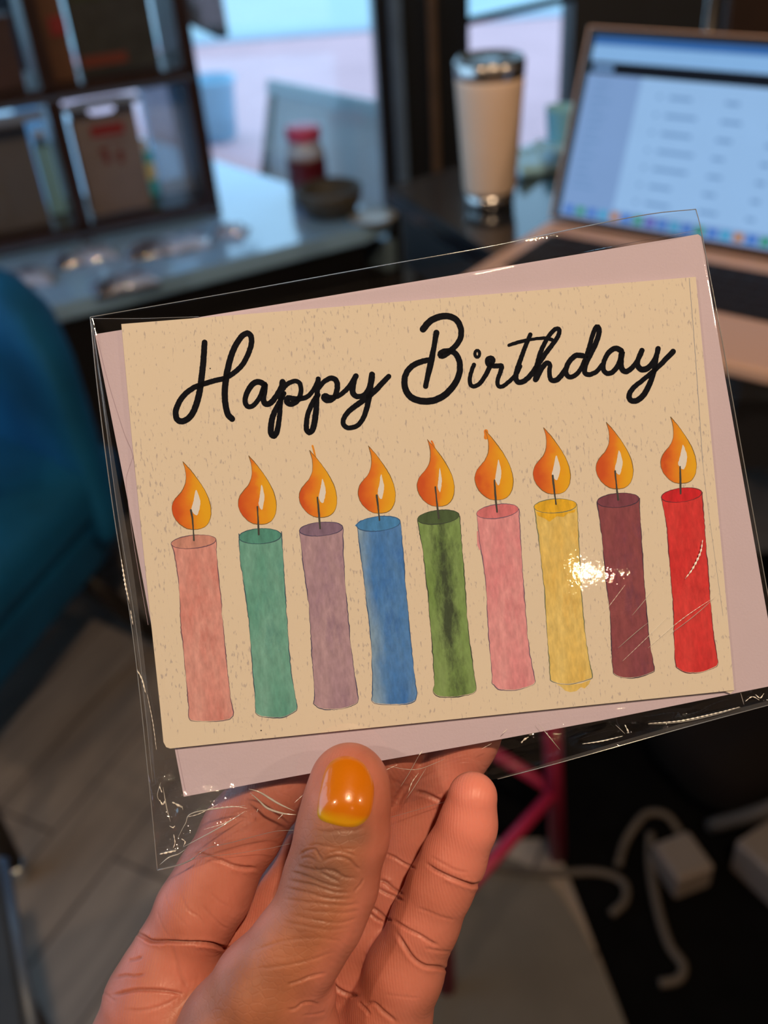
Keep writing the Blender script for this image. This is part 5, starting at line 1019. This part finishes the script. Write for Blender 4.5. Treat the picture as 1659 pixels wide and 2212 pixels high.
def skin_mat():
    m, nt, b = newmat('brown_skin'); N = nt.nodes; LK = nt.links.new
    def attr(n): a = N.new('ShaderNodeAttribute'); a.attribute_name = n; return a.outputs['Fac']
    def mix(f, A, B):
        x = N.new('ShaderNodeMix'); x.data_type = 'RGBA'; sock(nt, f, x.inputs[0]); sock(nt, A, x.inputs[6]); sock(nt, B, x.inputs[7]); return x.outputs[2]
    tc = N.new('ShaderNodeTexCoord')
    n1 = N.new('ShaderNodeTexNoise'); n1.inputs['Scale'].default_value = 60; n1.inputs['Detail'].default_value = 5; LK(tc.outputs['Object'], n1.inputs[0])
    r1 = N.new('ShaderNodeMapRange'); r1.inputs[1].default_value = 0.35; r1.inputs[2].default_value = 0.65; LK(n1.outputs[0], r1.inputs[0])
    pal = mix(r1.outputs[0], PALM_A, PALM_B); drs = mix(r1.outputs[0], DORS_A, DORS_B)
    c = mix(attr('dorsal'), pal, drs); c = mix(attr('pinky_lit'), c, warm((224, 122, 92))); kk = N.new('ShaderNodeMath'); kk.operation = 'MULTIPLY'; LK(attr('knuckle'), kk.inputs[0]); kk.inputs[1].default_value = 0.75; c = mix(kk.outputs[0], c, warm((118, 76, 54))); k = N.new('ShaderNodeMath'); k.operation = 'MULTIPLY'; LK(attr('crease_tone'), k.inputs[0]); k.inputs[1].default_value = 0.45
    c = mix(k.outputs[0], c, CREASE_C); LK(c, b.inputs['Base Color'])
    b.inputs['Roughness'].default_value = 0.46; b.inputs['Specular IOR Level'].default_value = 0.42
    b.inputs['Subsurface Weight'].default_value = 0.35; b.inputs['Subsurface Radius'].default_value = (1.0, 0.35, 0.2); b.inputs['Subsurface Scale'].default_value = 0.0016
    n2 = N.new('ShaderNodeTexNoise'); n2.inputs['Scale'].default_value = 900; n2.inputs['Detail'].default_value = 3; LK(tc.outputs['Object'], n2.inputs[0])
    wv = N.new('ShaderNodeTexWave'); wv.wave_type = 'BANDS'; wv.inputs['Scale'].default_value = 420; wv.inputs['Distortion'].default_value = 9; wv.inputs['Detail'].default_value = 1; wv.inputs['Detail Scale'].default_value = 0.25
    mp = N.new('ShaderNodeMapping'); mp.inputs['Rotation'].default_value = (0.4, 0.2, 0.5); LK(tc.outputs['Object'], mp.inputs[0]); LK(mp.outputs[0], wv.inputs[0])
    ad = N.new('ShaderNodeMath'); ad.operation = 'MULTIPLY_ADD'; LK(wv.outputs['Fac'], ad.inputs[0]); ad.inputs[1].default_value = 0.35; LK(n2.outputs[0], ad.inputs[2])
    vo = N.new('ShaderNodeTexVoronoi'); vo.feature = 'DISTANCE_TO_EDGE'; vo.inputs['Scale'].default_value = 480; mp3 = N.new('ShaderNodeMapping'); mp3.inputs['Scale'].default_value = (1, 1, 1.6); LK(tc.outputs['Object'], mp3.inputs[0]); LK(mp3.outputs[0], vo.inputs[0])
    vm = N.new('ShaderNodeMapRange'); vm.inputs[1].default_value = 0; vm.inputs[2].default_value = 0.12; vm.inputs[3].default_value = 0.0; vm.inputs[4].default_value = 0.5; LK(vo.outputs['Distance'], vm.inputs[0])
    hm = N.new('ShaderNodeMix'); hm.data_type = 'FLOAT'; LK(attr('dorsal'), hm.inputs[0]); LK(ad.outputs[0], hm.inputs[2]); LK(vm.outputs[0], hm.inputs[3])
    bp = N.new('ShaderNodeBump'); bp.inputs['Strength'].default_value = 0.35; bp.inputs['Distance'].default_value = 0.00022; LK(hm.outputs[0], bp.inputs['Height']); LK(bp.outputs[0], b.inputs['Normal']); return m
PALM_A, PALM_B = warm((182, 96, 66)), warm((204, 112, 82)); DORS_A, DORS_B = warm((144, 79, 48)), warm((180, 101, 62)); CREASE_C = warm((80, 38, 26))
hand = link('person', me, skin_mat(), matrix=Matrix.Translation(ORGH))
for p in me.polygons: p.use_smooth = True
tag(hand, 'left hand of a person with brown skin pinching the card sleeve between thumb and fingers', 'person')
# painted thumbnail, laid on the thumb and bulging across its width
hb = bmesh.new(); hb.from_mesh(me); tree = BVHTree.FromBMesh(hb)
NL = ZA([(432,1000),(440,860),(468,700),(500,560),(560,450),(650,385),(750,368),(870,400),(955,480),(1018,600),(1045,720),(1032,880),(1002,1000),(940,1082),(840,1135),(700,1132),(560,1097),(470,1060)])
NLc = [tuple(p) for p in catmull(NL, closed=True, n=5)]; ncx = sum(p[0] for p in NLc) / len(NLc); ncy = sum(p[1] for p in NLc) / len(NLc)
bm = bmesh.new(); rings = []
def onhand(px, py, lift):
    d = ray(px, py).normalized(); hit = tree.ray_cast(EYE - ORGH, d); 
    if hit[0] is None: return None
    u = (px - ncx) / 60; v = (py - ncy) / 80
    return hit[0] - d * lift
NR = 9; cen = bm.verts.new(onhand(ncx, ncy, 0.0009))
for j in range(1, NR + 1):
    t = j / NR; rg = []
    for p in NLc:
        q = onhand(ncx + (p[0] - ncx) * t, ncy + (p[1] - ncy) * t, 0.00022 + 0.0007 * (1 - t ** 2.2)); rg.append(bm.verts.new(q))
    rings.append(rg)
lastr = [bm.verts.new(onhand(ncx + (p[0] - ncx) * 1.01, ncy + (p[1] - ncy) * 1.01, -0.0003)) for p in NLc]; rings.append(lastr)
n = len(NLc)
for i in range(n): bm.faces.new((cen, rings[0][i], rings[0][(i + 1) % n]))
for a, b in zip(rings, rings[1:]):
    for i in range(n): bm.faces.new((a[i], a[(i + 1) % n], b[(i + 1) % n], b[i]))
for _ in range(2): bmesh.ops.smooth_vert(bm, verts=[v for r_ in rings[:-2] for v in r_] + [cen], factor=0.5, use_axis_x=True, use_axis_y=True, use_axis_z=True)
def nail_mat():
    m, nt, b = newmat('orange_polish'); N = nt.nodes; LK = nt.links.new
    tc = N.new('ShaderNodeTexCoord'); n1 = N.new('ShaderNodeTexNoise'); n1.inputs['Scale'].default_value = 110; n1.inputs['Detail'].default_value = 2; LK(tc.outputs['Object'], n1.inputs[0])
    v1 = N.new('ShaderNodeVectorMath'); v1.operation = 'DOT_PRODUCT'; LK(tc.outputs['Object'], v1.inputs[0]); v1.inputs[1].default_value = R3 @ Vector((0.15, 1, 0))
    a = (R3 @ Vector((0.15, 1, 0))).dot(onhand(745, 1728, 0)); b0 = (R3 @ Vector((0.15, 1, 0))).dot(onhand(745, 1772, 0))
    mr = N.new('ShaderNodeMapRange'); mr.inputs[1].default_value = b0; mr.inputs[2].default_value = a; LK(v1.outputs['Value'], mr.inputs[0])
    ad = N.new('ShaderNodeMath'); ad.operation = 'MULTIPLY_ADD'; LK(n1.outputs[0], ad.inputs[0]); ad.inputs[1].default_value = 0.9; LK(mr.outputs[0], ad.inputs[2])
    cr = N.new('ShaderNodeValToRGB'); e = cr.color_ramp.elements; e[0].position = 0.55; e[0].color = warm((206, 138, 6)); e[1].position = 0.98; e[1].color = warm((204, 100, 2)); LK(ad.outputs[0], cr.inputs[0])
    LK(cr.outputs[0], b.inputs['Base Color']); b.inputs['Roughness'].default_value = 0.25; b.inputs['Coat Weight'].default_value = 1.0; b.inputs['Coat Roughness'].default_value = 0.05
    mpp = N.new('ShaderNodeTexNoise'); mpp.inputs['Scale'].default_value = 700; LK(tc.outputs['Object'], mpp.inputs[0]); bp = N.new('ShaderNodeBump'); bp.inputs['Strength'].default_value = 0.12; bp.inputs['Distance'].default_value = 0.0003; LK(mpp.outputs[0], bp.inputs['Height']); LK(bp.outputs[0], b.inputs['Normal']); LK(bp.outputs[0], b.inputs['Coat Normal']); return m
nail = obj('thumbnail', bm, nail_mat(), hand, smooth=True); nail['label'] = 'glossy orange painted thumbnail'; hb.free()
